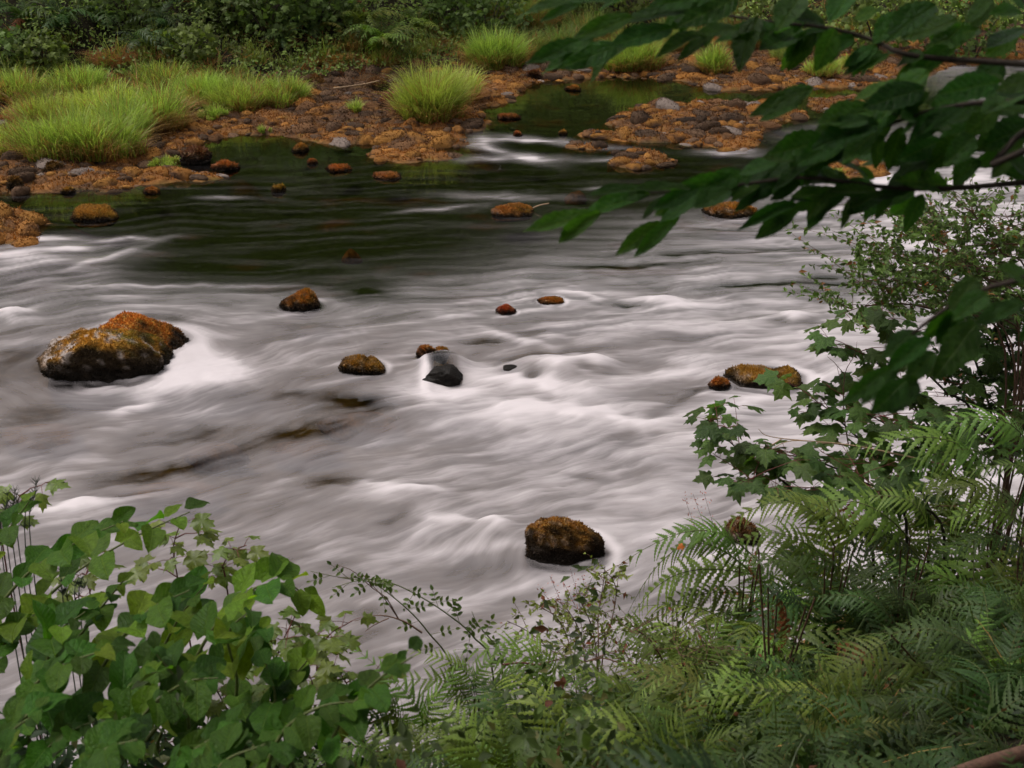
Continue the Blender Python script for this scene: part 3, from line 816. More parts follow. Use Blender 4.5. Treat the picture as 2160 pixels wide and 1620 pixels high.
def frond_shape(L, pairs=22, pinnules=8, width=0.30, arch=0.22, droop=0.35, seed=0, start=0.10, lance=0.75, curl=0.3):
    """bipinnate fern frond along +Y: stalk, pinnae and pinnules"""
    r = random.Random(seed)
    n = 14
    def mid(t):
        return np.array([0.03 * L * math.sin(3 * t + seed), L * (t - 0.10 * droop * t ** 3), L * (arch * math.sin(math.pi * min(t * 0.95, 1)) - droop * t ** 2.6)])
    stem = np.array([mid(i / (n - 1)) for i in range(n)])
    V, F = tube(stem, np.linspace(0.006, 0.0012, n) * L, 4)
    parts = [(V, F)]
    LV, LF = [], []
    spc = L * (0.985 - start) / (pairs - 1)
    for i in range(pairs):
        t = start + (0.985 - start) * i / (pairs - 1)
        u = (t - start) / (1 - start)
        lp = L * width * (math.sin(math.pi * (0.16 + 0.84 * u) ** lance) ** 0.75 + 0.02) * (0.82 + 0.3 * r.random())
        base = mid(t); tg = mid(min(1, t + .01)) - mid(t - .01); tg /= np.linalg.norm(tg)
        for s in (-1, 1):
            if r.random() < .035: continue
            ang = math.radians(68 - 25 * u + r.uniform(-11, 11))
            d = np.array([s, 0, 0]) * math.sin(ang) + tg * math.cos(ang)
            up = np.cross(np.array([1, 0, 0]), tg)
            m = max(3, int(round(pinnules * (0.4 + 0.6 * lp / (L * width)))))
            dz = curl * r.uniform(0.5, 1.4)
            nseg = 2 * m
            pw = 0.47 * spc * min(1, lp / (L * width) * 1.5) * r.uniform(.9, 1.1)
            b0 = len(LV)
            for k in range(nseg + 1):
                v = k / nseg
                p = base + d * lp * v - up * dz * lp * v * v
                ax = d - up * 2 * dz * v; ax = ax / np.linalg.norm(ax)
                side = np.cross(ax, up); side /= np.linalg.norm(side)
                w = pw * (1 - v ** 1.6) * (1.0 if k % 2 else 0.38) + 0.0006 * L
                fw = ax * pw * (0.35 if k % 2 else 0)
                LV += [p + side * w + fw - up * w * .25, p, p - side * w + fw - up * w * .25]
            for k in range(nseg):
                c = b0 + 3 * k
                LF += [(c, c + 1, c + 4, c + 3), (c + 1, c + 2, c + 5, c + 4)]
    LV = np.array(LV); LF = np.array(LF)
    return (V, F), (LV, LF)

def frond_mesh(name, matl, mats, **kw):
    (V, F), (LV, LF) = frond_shape(**kw)
    me = mesh_np(name, np.concatenate([V, LV]), [F, LF + len(V)], None)
    me.materials.append(mats); me.materials.append(matl)
    mi = np.zeros(len(F) + len(LF), np.int32); mi[len(F):] = 1
    me.polygons.foreach_set('material_index', mi)
    return me

M_FERN = leaf_mat('fern_green', (0.105, 0.185, 0.030), (1.6, 1.7, 0.7), 0.5, 0.38, 0.5, spec=0.28, hue=.045, vein=25)
M_FERNDARK = leaf_mat('fern_dark', (0.040, 0.084, 0.020), (1.5, 1.7, 0.7), 0.5, 0.32, 0.4, spec=0.26, hue=.04, vein=25)
M_FERNBROWN = leaf_mat('fern_dead', (0.20, 0.09, 0.03), (1.3, 1.2, 0.8), 0.7, 0.35, 0.25, spec=0.2, vein=25)
M_FERNYEL = leaf_mat('fern_yellow', (0.16, 0.17, 0.03), (1.3, 1.3, 0.8), 0.6, 0.4, 0.25, spec=0.3, vein=25)
FROND = [frond_mesh('frond', M_FERN, M_GREENSTEM, L=1.0, seed=s, width=w, arch=a, droop=d, pairs=p, pinnules=9, curl=c)
         for s, w, a, d, p, c in ((1, .24, .25, .40, 20, .35), (2, .28, .20, .30, 18, .45), (3, .21, .28, .55, 21, .3), (4, .25, .15, .22, 19, .6), (5, .33, .22, .45, 15, .5), (6, .18, .35, .7, 24, .3))]
FROND_DK = [frond_mesh('frond', M_FERNDARK, M_GREENSTEM, L=1.0, seed=s, width=w, arch=a, droop=d, pairs=p, pinnules=8, curl=c)
            for s, w, a, d, p, c in ((11, .24, .25, .45, 19, .35), (12, .28, .18, .35, 18, .45), (13, .22, .3, .6, 20, .3))]
FROND_BR = [frond_mesh('frond', M_FERNBROWN, M_BROWNTWIG, L=1.0, seed=21, width=.17, arch=.1, droop=.5, pairs=13, pinnules=6, curl=.45)]
FROND_YE = [frond_mesh('frond', M_FERNYEL, M_GREENSTEM, L=1.0, seed=31, width=.25, arch=.2, droop=.3, pairs=20, pinnules=7, curl=.3)]

def crown_fern(base, label, R, n, meshes, group, rng, lean=(0, 0), name='fern', spread=(0.55, 0.95), az=(0, 6.283)):
    root = empty(name, base); tag(root, label, 'fern', group)
    for k in range(n):
        a = az[0] + (az[1] - az[0]) * (k + rng.uniform(-.3, .3)) / n
        el = rng.uniform(*spread)
        d = Vector((math.cos(a) * math.cos(el) + lean[0], math.sin(a) * math.cos(el) + lean[1], math.sin(el)))
        s = R * rng.uniform(0.75, 1.15)
        ms = FROND_YE if rng.random() < .04 else (FROND_BR if rng.random() < .035 else meshes)
        roll = Vector((rng.uniform(-.35, .35), rng.uniform(-.35, .35), 1))
        link('frond', ms[int(rng.integers(len(ms)))], root, mat4=frame((0, 0, 0), d, roll, 1.0) @ Matrix.Diagonal((s * rng.uniform(.7, 1.2), s, s * rng.uniform(.6, 1.5), 1)))
    return root

def blades(n, rx, ry, h, rng, width=0.007, lean=0.35, dry=0.25, base=(0.13, 0.24, 0.028), tip=(0.26, 0.36, 0.07), dryc=(0.36, 0.22, 0.07), fan=0.3):
    """n curved grass blades rooted in an ellipse -> V, F(tris), C"""
    a = rng.uniform(0, 2 * math.pi, n); rr = np.sqrt(rng.random(n))
    k = max(4, int(n / 60)); ti = rng.integers(k, size=n)                       # tussocks within the clump
    ta_ = rng.uniform(0, 2 * math.pi, k); tr_ = np.sqrt(rng.random(k)) * 0.95
    sp = 0.16 + 0.5 / math.sqrt(k)
    x = rx * (tr_[ti] * np.cos(ta_[ti]) + sp * rr * np.cos(a)); y = ry * (tr_[ti] * np.sin(ta_[ti]) + sp * rr * np.sin(a))
    a = np.arctan2(y / ry, x / rx); rr = np.minimum(np.hypot(x / rx, y / ry), 1.1)
    th = 0.45 + 0.75 * rng.random(k); tone_ = 0.72 + 0.55 * rng.random(k); straw = rng.random(k) < dry * .6
    hh = h * (0.35 + 0.75 * rng.random(n)) * (1 - 0.30 * rr ** 2) * th[ti]
    lo = rng.uniform(0, 2 * math.pi, k)
    la = np.where(rng.random(n) < .55, a, lo[ti]) + rng.normal(0, 0.7, n)
    ln = (lean * rng.random(n) + fan * rr * 0.7) * hh
    isdry = rng.random(n) < dry * (0.5 + 1.2 * rr)
    hh = np.where(isdry, hh * 0.6, hh); ln = np.where(isdry, ln * 1.6, ln)
    ta = rng.uniform(0, math.pi, n)
    wx, wy = np.cos(ta) * width, np.sin(ta) * width
    V = np.zeros((n, 7, 3)); C = np.zeros((n, 7, 3))
    b = np.array(base)[None, :] * (0.6 + 0.8 * rng.random((n, 1))) * np.array([1, 1, 1])
    b[:, 0] *= 0.8 + 0.5 * rng.random(n)
    b *= tone_[ti][:, None]; isdry |= straw[ti] & (rng.random(n) < .6)
    t_ = np.array(tip)[None, :] * (0.65 + 0.7 * rng.random((n, 1))) * tone_[ti][:, None]
    dc = np.array(dryc)[None, :] * (0.5 + 0.9 * rng.random((n, 1)))
    for k, (t, wv) in enumerate(((0, 1), (.4, .95), (.75, .6), (1, 0))):
        cx = x + np.cos(la) * ln * t ** 1.9; cy = y + np.sin(la) * ln * t ** 1.9; cz = hh * (t - 0.28 * t ** 3 * np.minimum(1, ln / hh * 1.6))
        c = b * (1 - t) + t_ * t
        c = np.where(isdry[:, None], dc, c)
        if k < 3:
            V[:, 2 * k] = np.stack([cx - wx * wv, cy - wy * wv, cz], 1); V[:, 2 * k + 1] = np.stack([cx + wx * wv, cy + wy * wv, cz], 1)
            C[:, 2 * k] = c; C[:, 2 * k + 1] = c
        else:
            V[:, 6] = np.stack([cx, cy, cz], 1); C[:, 6] = c
    f = np.array([(0, 1, 3), (0, 3, 2), (2, 3, 5), (2, 5, 4), (4, 5, 6)])
    F = (np.arange(n)[:, None, None] * 7 + f[None]).reshape(-1, 3)
    return V.reshape(-1, 3), F, C.reshape(-1, 3)

def scatter_leaves(P, Nrm, size, cols, rng, aspect=0.55, fold=0.3):
    """folded diamond leaves at points P with normals about Nrm"""
    n = len(P)
    d = rng.normal(0, 1, (n, 3)); d -= Nrm * (d * Nrm).sum(1)[:, None] * 0.85
    d /= np.linalg.norm(d, axis=1)[:, None] + 1e-9
    s = np.cross(d, Nrm); s /= np.linalg.norm(s, axis=1)[:, None] + 1e-9
    nn = np.cross(s, d)
    sz = np.asarray(size)[:, None] if np.ndim(size) else np.full((n, 1), size)
    V = np.stack([P - d * sz * .5, P + s * sz * aspect * .5 + nn * sz * fold * .3 - d * sz * .08, P + d * sz * .55 - nn * sz * .12, P - s * sz * aspect * .5 + nn * sz * fold * .3 - d * sz * .08], 1).reshape(-1, 3)
    i = np.arange(n)[:, None] * 4
    F = np.concatenate([i + np.array([[0, 1, 2]]), i + np.array([[0, 2, 3]])])
    C = np.repeat(cols[:, None, :], 4, 1).reshape(-1, 3)
    return V, F, C

def hit(px, py, lift=0.0):
    """first point of the ground (raised by lift) along the line of sight"""
    d = ray(px, py); yy = np.arange(14.0, 60.0, 0.05); t = yy / d[1]
    x = CAM[0] + d[0] * t; z = CAM[2] + d[2] * t
    h = ground_h(x, yy)
    k = np.argmax(z < np.maximum(h, 0) + lift)
    return np.array([x[k], yy[k], max(h[k], 0.0)])

def gh(x, y):
    return float(ground_h(np.array([x]), np.array([y]))[0])

# ------------------------------------------------------------------ cobbles of the shingle
rng = np.random.default_rng(101)
COB = []
for k in range(8):
    V, F = rock_shape(700 + k, 2, 1.0, 0.8, 0.62, 2.3, 0.1, 0.26, facets=5)
    N_, fn_ = normals(V, F)
    nz = noise3(V * 1.5 + k, 50 + k)
    m = smooth(-0.35, 0.35, nz + 0.6 * N_[:, 2])[:, None]
    base = [np.array([0.30, 0.130, 0.03]), np.array([0.16, 0.08, 0.035]), np.array([0.30, 0.14, 0.032]), np.array([0.12, 0.07, 0.04])][k % 4]
    C = base * m + np.array([0.07, 0.04, 0.025]) * (1 - m)
    if k == 7:
        C = C * 0.35 + STONE * 0.6
    if k == 5:
        C = C * 0.3 + np.array([.03, .022, .016])
    TV, TF, TC = moss_tufts(V, F, C, 260, 0.10, rng, (V[F].mean(1)[:, 2] > 0).astype(float) + 1e-3)
    COB.append((V, F, C, TV, TF, TC, mesh_np('cobble', np.concatenate([V, TV]), np.concatenate([F, TF + len(V)]), M_ROCK, cols=np.concatenate([C, TC]), shade=True)))
cand = []
xs = rng.uniform(-10.5, 11, 40000); ys = rng.uniform(16, 30.5, 40000)
ss = land(xs, ys) + 0.05 * noise2(xs * 2, ys * 2, 3)
tt = ys - np.interp(xs, toe_x, toe_y)
px_, py_ = pix(xs, ys)
clump = 0.5 + 0.9 * fbm2(xs * 1.1, ys * 1.1, 61, 2)
ok = (ss > -0.03) & (tt < -0.3) & (px_ > -60) & (px_ < 2220) & (rng.random(40000) < np.clip(clump, 0.1, 1) * np.where(ss < 0.7, 1, 0.45))
xs, ys, ss, py_ = xs[ok], ys[ok], ss[ok], py_[ok]
sz = np.clip(rng.lognormal(-2.45, 0.5, len(xs)), 0.03, 0.26)
# keep apart
order = np.argsort(-sz); keep = []; cell = {}
for i in order:
    c = (int(xs[i] / .2), int(ys[i] / .2)); bad = False
    for dx in (-1, 0, 1):
        for dy in (-1, 0, 1):
            for j in cell.get((c[0] + dx, c[1] + dy), ()):
                if (xs[i] - xs[j]) ** 2 + (ys[i] - ys[j]) ** 2 < (0.72 * (sz[i] + sz[j])) ** 2: bad = True
    if not bad:
        keep.append(i); cell.setdefault(c, []).append(i)
keep = np.array(keep)
show = sz[keep] / ys[keep]
keep = keep[np.argsort(-show)]
def bar_of(x, y):
    lab = ['mossy orange cobble on the broad midstream shingle island', 'mossy orange cobble on the small round midstream island', 'mossy cobble on the islet behind the overhanging leaves', 'mossy orange cobble on the bar at the left frame edge',
           'mossy cobble on the far islet behind the leaves', 'tiny cobble in the thin line above the small island']
    for p, l in zip(BARS, lab):
        if poly_sd(p, np.array([x]), np.array([y]))[0] > -0.06: return l
    px, py = pix(x, y)
    if px < 520: return 'mossy orange cobble on the left shingle spit below the grass'
    if px < 1060: return 'mossy orange cobble on the peninsula round the grass tuft'
    return 'mossy brown cobble on the far shore of the mirror pool'
SV, SF, SCc, off = [], [], [], 0
zz = ground_h(xs[keep], ys[keep])
for k, i in enumerate(keep):
    v = int(rng.integers(8)) if rng.random() < 0.5 else int(rng.integers(7))
    inl = smooth(.35, 1.3, ss[i]) if ys[i] < 27 else .6
    if rng.random() < inl * .75: v = int(rng.choice([1, 3, 5, 3, 5]))
    rz = rng.uniform(0, 6.28); s = sz[i]; st_ = rng.uniform(0.6, 1.15); el_ = rng.uniform(.85, 1.55)
    M = Matrix.Translation((xs[i], ys[i], zz[k] - s * 0.2)) @ Matrix.Rotation(rz, 4, 'Z') @ Matrix.Diagonal((s * el_, s, s * st_, 1))
    if k < 300:
        lab = bar_of(xs[i], ys[i])
        look = ('large ' if s > .15 else 'small ' if s < .095 else 'middle-sized ') + {7: 'pale grey', 5: 'dark brown', 3: 'brown', 1: 'brown'}.get(v, 'orange mossy')
        lab = look + ' cobble' + lab.split('cobble', 1)[1]
        tag(link('cobble', COB[v][6], None, mat4=M), lab, 'cobble', lab.replace('cobble', 'cobbles', 1))
    else:
        V, F, C, TV, TF, TC, _ = COB[v]
        A = np.array(M)
        V2 = np.concatenate([V, TV[:180]]) @ A[:3, :3].T + A[:3, 3]
        SV.append(V2); SF.append(np.concatenate([F, TF[:60] + len(V)]) + off); SCc.append(np.concatenate([C, TC[:180]]) * rng.uniform(0.6, 1.1) * (1 - .35 * inl)); off += len(V2)
print('cobbles', len(keep))
tag(link('shingle', mesh_np('shingle', np.concatenate(SV), np.concatenate(SF), M_ROCK, cols=np.concatenate(SCc))), 'mossy orange and brown shingle covering the far shore', None, None, 'stuff')
# moss mat between the cobbles
n = 110000
x = rng.uniform(-10.5, 11, n * 3); y = rng.uniform(16, 30.5, n * 3)
s_ = land(x, y); t_ = y - np.interp(x, toe_x, toe_y)
ok = (s_ > 0.0) & (t_ < 0.2) & (rng.random(n * 3) < np.where(s_ < 1.0, 1.0, 0.5)); x, y = x[ok][:n], y[ok][:n]
z = ground_h(x, y)
P = np.stack([x, y, z - 0.004], 1); m = len(x)
d = rng.normal(0, 0.5, (m, 3)); d[:, 2] = np.abs(d[:, 2]) + 0.7; d /= np.linalg.norm(d, axis=1)[:, None]
t = np.cross(d, rng.normal(0, 1, (m, 3))); t /= np.linalg.norm(t, axis=1)[:, None]
ln = rng.uniform(0.018, 0.05, m)[:, None]
MV = np.stack([P + t * ln * .28, P - t * ln * .28, P + d * ln], 1).reshape(-1, 3)
w = np.clip(0.32 + 1.2 * fbm2(x * 1.3, y * 1.3, 21, 4) + .35 * smooth(.8, 0, land(x, y)) - .25 * smooth(.5, 2, land(x, y)) + rng.normal(0, .2, m), 0, 1)[:, None]
MC = (np.array([0.31, 0.135, 0.03]) * w + np.array([0.09, 0.052, 0.028]) * (1 - w)) * rng.uniform(0.6, 1.3, (m, 1))
tag(link('moss_carpet', mesh_np('moss_carpet', MV, np.arange(m * 3).reshape(-1, 3), M_MOSS, cols=np.repeat(MC, 3, 0))), 'orange moss carpet between the cobbles of the far shore', None, None, 'stuff')

# ------------------------------------------------------------------ grass on the far shore: px centre, base px, width px, height px, dryness, label
rng = np.random.default_rng(55)
GRASS = [
    (150, 335, 300, 105, .18, 'large bright grass clump overhanging the left spit'), (30, 318, 160, 70, .3, 'yellowish grass clump at the left frame edge'),
    (250, 300, 120, 95, .2, 'bright grass clump at the right end of the left spit grass'), (235, 262, 220, 80, .15, 'tall green grass behind the left spit clump'),
    (330, 268, 130, 95, .45, 'pale seeding grass clump with straw-coloured base'), (420, 226, 150, 65, .15, 'long green grass at the start of the middle run'),
    (500, 232, 140, 70, .2, 'green grass in the middle of the long run'), (590, 222, 120, 60, .15, 'green grass at the end of the long run'),
    (443, 250, 65, 32, .2, 'small low grass tuft in front of the long run'), (95, 262, 200, 62, .35, 'duller grass behind the large left clump'),
    (905, 252, 150, 118, .12, 'big round bright grass tuft on the peninsula'), (962, 222, 100, 85, .3, 'grass with straw seed heads at the back of the peninsula tuft'),
    (1045, 146, 130, 82, .2, 'tall grass clump left of the mirror pool'), (1122, 126, 90, 62, .3, 'grass clump on the shore behind the mirror pool'),
    (1330, 146, 150, 72, .2, 'grass clump beyond the middle of the mirror pool'), (1512, 150, 76, 66, .25, 'narrow upright grass tuft seen between the leaves'),
    (1665, 130, 78, 38, .2, 'short grass tuft on the far shingle flat'), (1740, 162, 90, 38, .25, 'low grass clump at the waterside behind the leaves'),
    (1810, 150, 80, 34, .2, 'low grass clump rightmost behind the leaves'), (1770, 378, 60, 18, .2, 'little grass tuft on the leaf-hidden islet'),
    (240, 148, 90, 62, .85, 'dry brown grass tussock on the dark bank'), (690, 140, 90, 48, .8, 'tan dry grass tussock below the bank'),
    (800, 142, 80, 38, .5, 'yellow-green grass patch under the big fern'), (745, 120, 60, 40, .6, 'dry grass between fern and boulders'),
    (1190, 120, 130, 70, .5, 'straw-coloured grass under the hanging leaf tips'), (1420, 105, 120, 60, .35, 'grass clump at the foot of the far bank'), (975, 105, 90, 60, .75, 'tan dry grass at the foot of the dark bush'),
    (30, 215, 130, 60, .4, 'dull mixed grass beside the dark boulder'), (160, 205, 170, 60, .35, 'rough grass on the lower left bank'), (330, 185, 160, 60, .5, 'rough grass with straw stems below the bank'), (560, 285, 24, 22, .1, 'tiny sprig of grass at the little green pool'), (750, 240, 26, 30, .2, 'thin grass sprig among the brown stones'),
    (1250, 95, 140, 70, .3, 'rough green grass above the mirror pool'), (1100, 70, 150, 75, .3, 'soft grass on the bank beside the dark bush'), (1580, 100, 120, 45, .4, 'grass strip across the far flat'), (340, 352, 70, 22, .05, 'dark green sprout in the little inlet')]
for (pxc, pyb, wpx, hpx, dry, lab) in GRASS:
    q = hit(pxc, pyb, 0.0)
    sl = np.linalg.norm(q - CAM); w_ = wpx * sl / FPX; h_ = hpx * sl / FPX * 1.0
    dep = math.atan2(5, q[1])
    ry = min(0.5 * w_, 0.5)
    h_ = max((h_ - ry * math.sin(dep)) / math.cos(dep), h_ * 0.7) * 1.3
    n = int(np.clip(4200 * w_ * max(w_, .35), 350, 6200))
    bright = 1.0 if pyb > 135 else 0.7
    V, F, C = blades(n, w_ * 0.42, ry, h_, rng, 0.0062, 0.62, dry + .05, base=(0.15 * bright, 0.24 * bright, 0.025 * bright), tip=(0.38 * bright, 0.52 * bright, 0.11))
    q = q + np.array([0, ry * 0.6, 0]); q[2] = gh(q[0], q[1]) - 0.02
    r_ = empty('grass_clump', q); tag(r_, lab, 'grass clump', 'grass clumps on the far shore')
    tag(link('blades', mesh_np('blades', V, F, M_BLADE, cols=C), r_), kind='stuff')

# ------------------------------------------------------------------ far bank: undergrowth, ferns, shrubs, trees
n = 85000
x = rng.uniform(-13, 14, n); d = rng.uniform(-0.9, 6.5, n) ** 1.0
y = np.interp(x, toe_x, toe_y) + d
cl = fbm2(x * 0.9, y * 0.9, 140, 3)
hmax = 0.12 + 0.75 * np.clip(0.45 + 0.9 * cl, 0, 1) * smooth(-0.9, 0.8, d)
keep_ = rng.random(n) < np.where(x > 3.0, 0.6, 1.0) * np.clip(0.75 + cl, 0.25, 1)
x, y, d, cl, hmax = x[keep_], y[keep_], d[keep_], cl[keep_], hmax[keep_]
n = len(x)
z = ground_h(x, y) + hmax * rng.random(n) ** 0.7
Nn = rng.normal(0, 0.55, (n, 3)) + np.array([0, -0.45, 0.9]); Nn /= np.linalg.norm(Nn, axis=1)[:, None]
tone = noise2(x * 1.4, y * 1.4, 150)
cc = np.array([0.15, 0.215, 0.045])[None] * (0.55 + 0.8 * rng.random((n, 1))) * (1 + 0.7 * np.clip(tone, -.6, 1))[:, None]
yel = (rng.random(n) < 0.10)[:, None]
cc = np.where(yel, np.array([0.13, 0.12, 0.03])[None] * (0.6 + 0.8 * rng.random((n, 1))), cc)
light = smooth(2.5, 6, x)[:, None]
cc = cc * (1 + 0.9 * light)  # light put into the leaf colour towards the well-lit right bank
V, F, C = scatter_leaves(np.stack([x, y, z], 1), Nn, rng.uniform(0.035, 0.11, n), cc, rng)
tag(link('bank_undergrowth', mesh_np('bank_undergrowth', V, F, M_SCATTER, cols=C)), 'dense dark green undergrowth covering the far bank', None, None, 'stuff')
V, F, C = [], [], []
off = 0
for k in range(420):
    x = rng.uniform(-12, 11); dy_ = rng.uniform(-1.6, 1.0) if k % 3 else rng.uniform(-.8, 3.2); y = float(np.interp(x, toe_x, toe_y)) + dy_
    if dy_ < -.6 and x > -4.5: continue
    v, f, c = blades(80, 0.35, 0.3, rng.uniform(0.3, 0.7), rng, 0.007, 0.7, rng.choice([.15, .3, .8]), base=(0.08, 0.14, 0.025), tip=(0.19, 0.25, 0.05))
    v = v + np.array([x, y, gh(x, y)]); V.append(v); F.append(f + off); C.append(c); off += len(v)
tag(link('bank_grass', mesh_np('bank_grass', np.concatenate(V), np.concatenate(F), M_BLADE, cols=np.concatenate(C))), 'rough mixed grass growing through the far bank undergrowth', None, None, 'stuff')

FERNS = [(800, 118, 1.25, 15, 0, 'large pale green fern arching over the dark boulders'), (770, 70, 1.0, 11, 0, 'fern standing behind the large pale fern'), (318, 108, 0.9, 10, 1, 'dark fern drooping over the brown tussock'), (130, 70, 0.95, 11, 1, 'dark fern at the upper left of the bank'),
         (50, 62, 1.0, 10, 1, 'dark fern at the top left corner'), (215, 55, 0.9, 10, 1, 'dark fern between two others high on the left bank'), (345, 70, 0.9, 9, 1, 'dark fern with a hanging frond under the bushes'), (880, 60, 0.9, 9, 0, 'small pale fern beside the large one'),
         (430, 40, 0.9, 9, 1, 'dark fern under the trees near the top of the frame'), (660, 70, 0.85, 9, 1, 'dark fern left of the large pale fern'), (600, 100, 0.7, 8, 1, 'small dark fern above the dark boulders'), (1000, 30, 0.8, 8, 0, 'green fern beside the tall dark bush')]
for (a, b, R, n, dk, lab) in FERNS:
    q = hit(a, b, 0.05)
    crown_fern((q[0], q[1], gh(q[0], q[1])), lab, R * 1.0, n, FROND_DK if dk else FROND, 'ferns on the far bank', rng, lean=(0.1, -0.25), spread=(0.45, 1.0))

MAPLES = [maple_shape(1.0, s) for s in range(4)]
def leafy(P, Nn, size, cols, rng):
    """maple-like leaves merged into one mesh"""
    Vs, Fs, Cs, off = [], [], [], 0
    for i in range(len(P)):
        V, F = MAPLES[i % 4]
        m = np.array(frame((0, 0, 0), rng.normal(0, 1, 3), Nn[i], size[i]))[:3, :3]
        Vs.append(V @ m.T + P[i]); Fs.append(F + off); Cs.append(np.repeat(cols[i][None], len(V), 0)); off += len(V)
    return np.concatenate(Vs), np.concatenate(Fs), np.concatenate(Cs)

SHRUBS = [(560, 45, 1.0, 'dark large-leaved bush under the trees on the far bank'), (620, 20, 1.0, 'dark bush right of the large-leaved bush'), (480, 30, .9, 'leafy bush left of the large-leaved bush'), (1030, 55, 1.1, 'tall dark green bush beside the bright bank grass'), (950, 45, .8, 'dark bush between fern and bright bank grass'),
          (400, 115, .6, 'low pale-leaved bush above the long grass'), (690, 25, .9, 'dark bush behind the ferns'), (1640, 60, 1.0, 'dark bush on the far flat seen through the leaves'), (1850, 70, 1.1, 'dark green bush behind the overhanging branch'), (2060, 80, 1.2, 'dark leafy bush on the far right bank'),
          (90, 130, .6, 'low dark bramble bush on the left bank'), (20, 120, .6, 'low dark bramble at the left frame edge'), (1180, 20, .8, 'grey-green bush at the top of the frame'), (1300, 25, .9, 'green bush above the mirror pool'), (260, 20, .9, 'dark bush in the shade high on the left')]
for (a, b, R, lab) in SHRUBS:
    q = hit(a, b, 0.35 * R)
    z0 = gh(q[0], q[1])
    root = empty('bank_shrub', (q[0], q[1], z0)); tag(root, lab, 'shrub', 'shrubs on the far bank')
    parts = []
    for k in range(7):
        an = rng.uniform(0, 6.28); tip_ = np.array([math.cos(an) * R * .6, math.sin(an) * R * .5, R * rng.uniform(.6, 1.1)])
        parts.append(tube(spline([(0, 0, -.05), tip_ * np.array([.35, .35, .55]), tip_], 6), np.linspace(.016, .004, 6), 5))
    V, F = merge(parts); link('stem', mesh_np('stem', V, F, M_BARK), root)
    n = int(420 * R)
    u = rng.normal(0, 1, (n, 3)); u /= np.linalg.norm(u, axis=1)[:, None]
    rad = R * (0.45 + 0.55 * rng.random((n, 1)) ** .6) * (1 + 0.25 * noise3(u * 2 + a, 77))[:, None]
    P = u * rad * np.array([.85, .7, .65]) + np.array([0, 0, .6 * R])
    P = P[P[:, 2] > -0.1]; n = len(P)
    Nn = rng.normal(0, .4, (n, 3)) + np.array([0, -.5, .8]); Nn /= np.linalg.norm(Nn, axis=1)[:, None]
    cc = np.array([0.095, 0.15, 0.03]) * rng.uniform(.55, 1.45, (n, 1))
    V, F, C = leafy(P, Nn, rng.uniform(.07, .13, n), cc, rng)
    tag(link('foliage', mesh_np('foliage', V, F, M_SCATTER, cols=C), root), kind='stuff')

def tree(x, y, h, R, label, rng, nleaf=2600, lean=(0, 0), low=0.28, name='bank_tree', group='trees above the far bank', col=(0.045, 0.085, 0.022), leaf=0.17):
    z0 = gh(x, y) - 0.1
    root = empty(name, (x, y, z0)); tag(root, label, 'tree', group)
    top = np.array([lean[0], lean[1], h * .85])
    tr_ = spline([(0, 0, 0), top * .35 + np.array([.1, -.1, 0]), top * .7, top], 10)
    parts = [tube(tr_, np.linspace(.16, .03, 10) * h / 8, 8)]
    centers = []
    for k in range(16):
        t = low + (1 - low) * (k + rng.random()) / 16
        p = tr_[int(t * 9)]
        an = k * 2.4 + rng.uniform(-.4, .4); ln = R * (1.15 - .6 * t) * rng.uniform(.7, 1.1)
        e_ = p + np.array([math.cos(an) * ln, math.sin(an) * ln, rng.uniform(-.2, .5)])
        parts.append(tube(spline([p, (p + e_) / 2 + np.array([0, 0, .25]), e_], 6), np.linspace(.05, .008, 6) * h / 8, 5))
        centers += [(e_, .75), ((p + e_) / 2, .6)]
    V, F = merge(parts); link('trunk', mesh_np('trunk', V, F, M_BARK, shade=True), root)
    ci = rng.integers(len(centers), size=nleaf)
    cen = np.array([c for c, _ in centers]); rr = np.array([r for _, r in centers])
    P = cen[ci] + rng.normal(0, 1, (nleaf, 3)) * (rr[ci] * R / 3.0)[:, None] * np.array([1, 1, .6])
    Nn = rng.normal(0, .5, (nleaf, 3)) + np.array([0, 0, 1]); Nn /= np.linalg.norm(Nn, axis=1)[:, None]
    cc = np.array(col) * rng.uniform(.55, 1.4, (nleaf, 1))
    V, F, C = scatter_leaves(P, Nn, rng.uniform(.6, 1.3, nleaf) * leaf, cc, rng, aspect=.7)
    tag(link('crown', mesh_np('crown', V, F, M_SCATTER, cols=C), root), kind='stuff')
    return root
for i, (x, dy, h, R, lab) in enumerate([(-12, 3.5, 9, 3.2, 'leafy tree high on the far left bank'), (-8.2, 3.2, 9.5, 3.2, 'tree above the dark ferns on the left bank'), (-4.6, 3.0, 9, 3.0, 'tree above the large-leaved bush'), (-1.2, 3.4, 9, 3.0, 'tree above the large pale fern'),
                                        (2.6, 4.5, 8, 2.8, 'tree above the tall dark bush'), (6.6, 5.0, 7, 2.6, 'tree beyond the mirror pool'), (11, 5, 7, 2.8, 'tree on the far right bank'), (-10, 7, 11, 3.6, 'taller tree at the back on the left'), (-3, 7.5, 11, 3.6, 'taller tree at the back in the middle'), (-16, 5, 10, 3.6, 'tree beyond the left frame edge'), (5, 9, 9, 3.4, 'taller tree at the back on the right'), (16, 7, 8, 3.2, 'tree beyond the right frame edge')]):
    tree(x, float(np.interp(x, toe_x, toe_y)) + dy + 5.0 + (2.5 if x > 1 else 0), h + 1, R, lab + ', mirrored in the water', rng, nleaf=4200, lean=(rng.uniform(-.6, .6), -0.3), leaf=.34, low=.3)

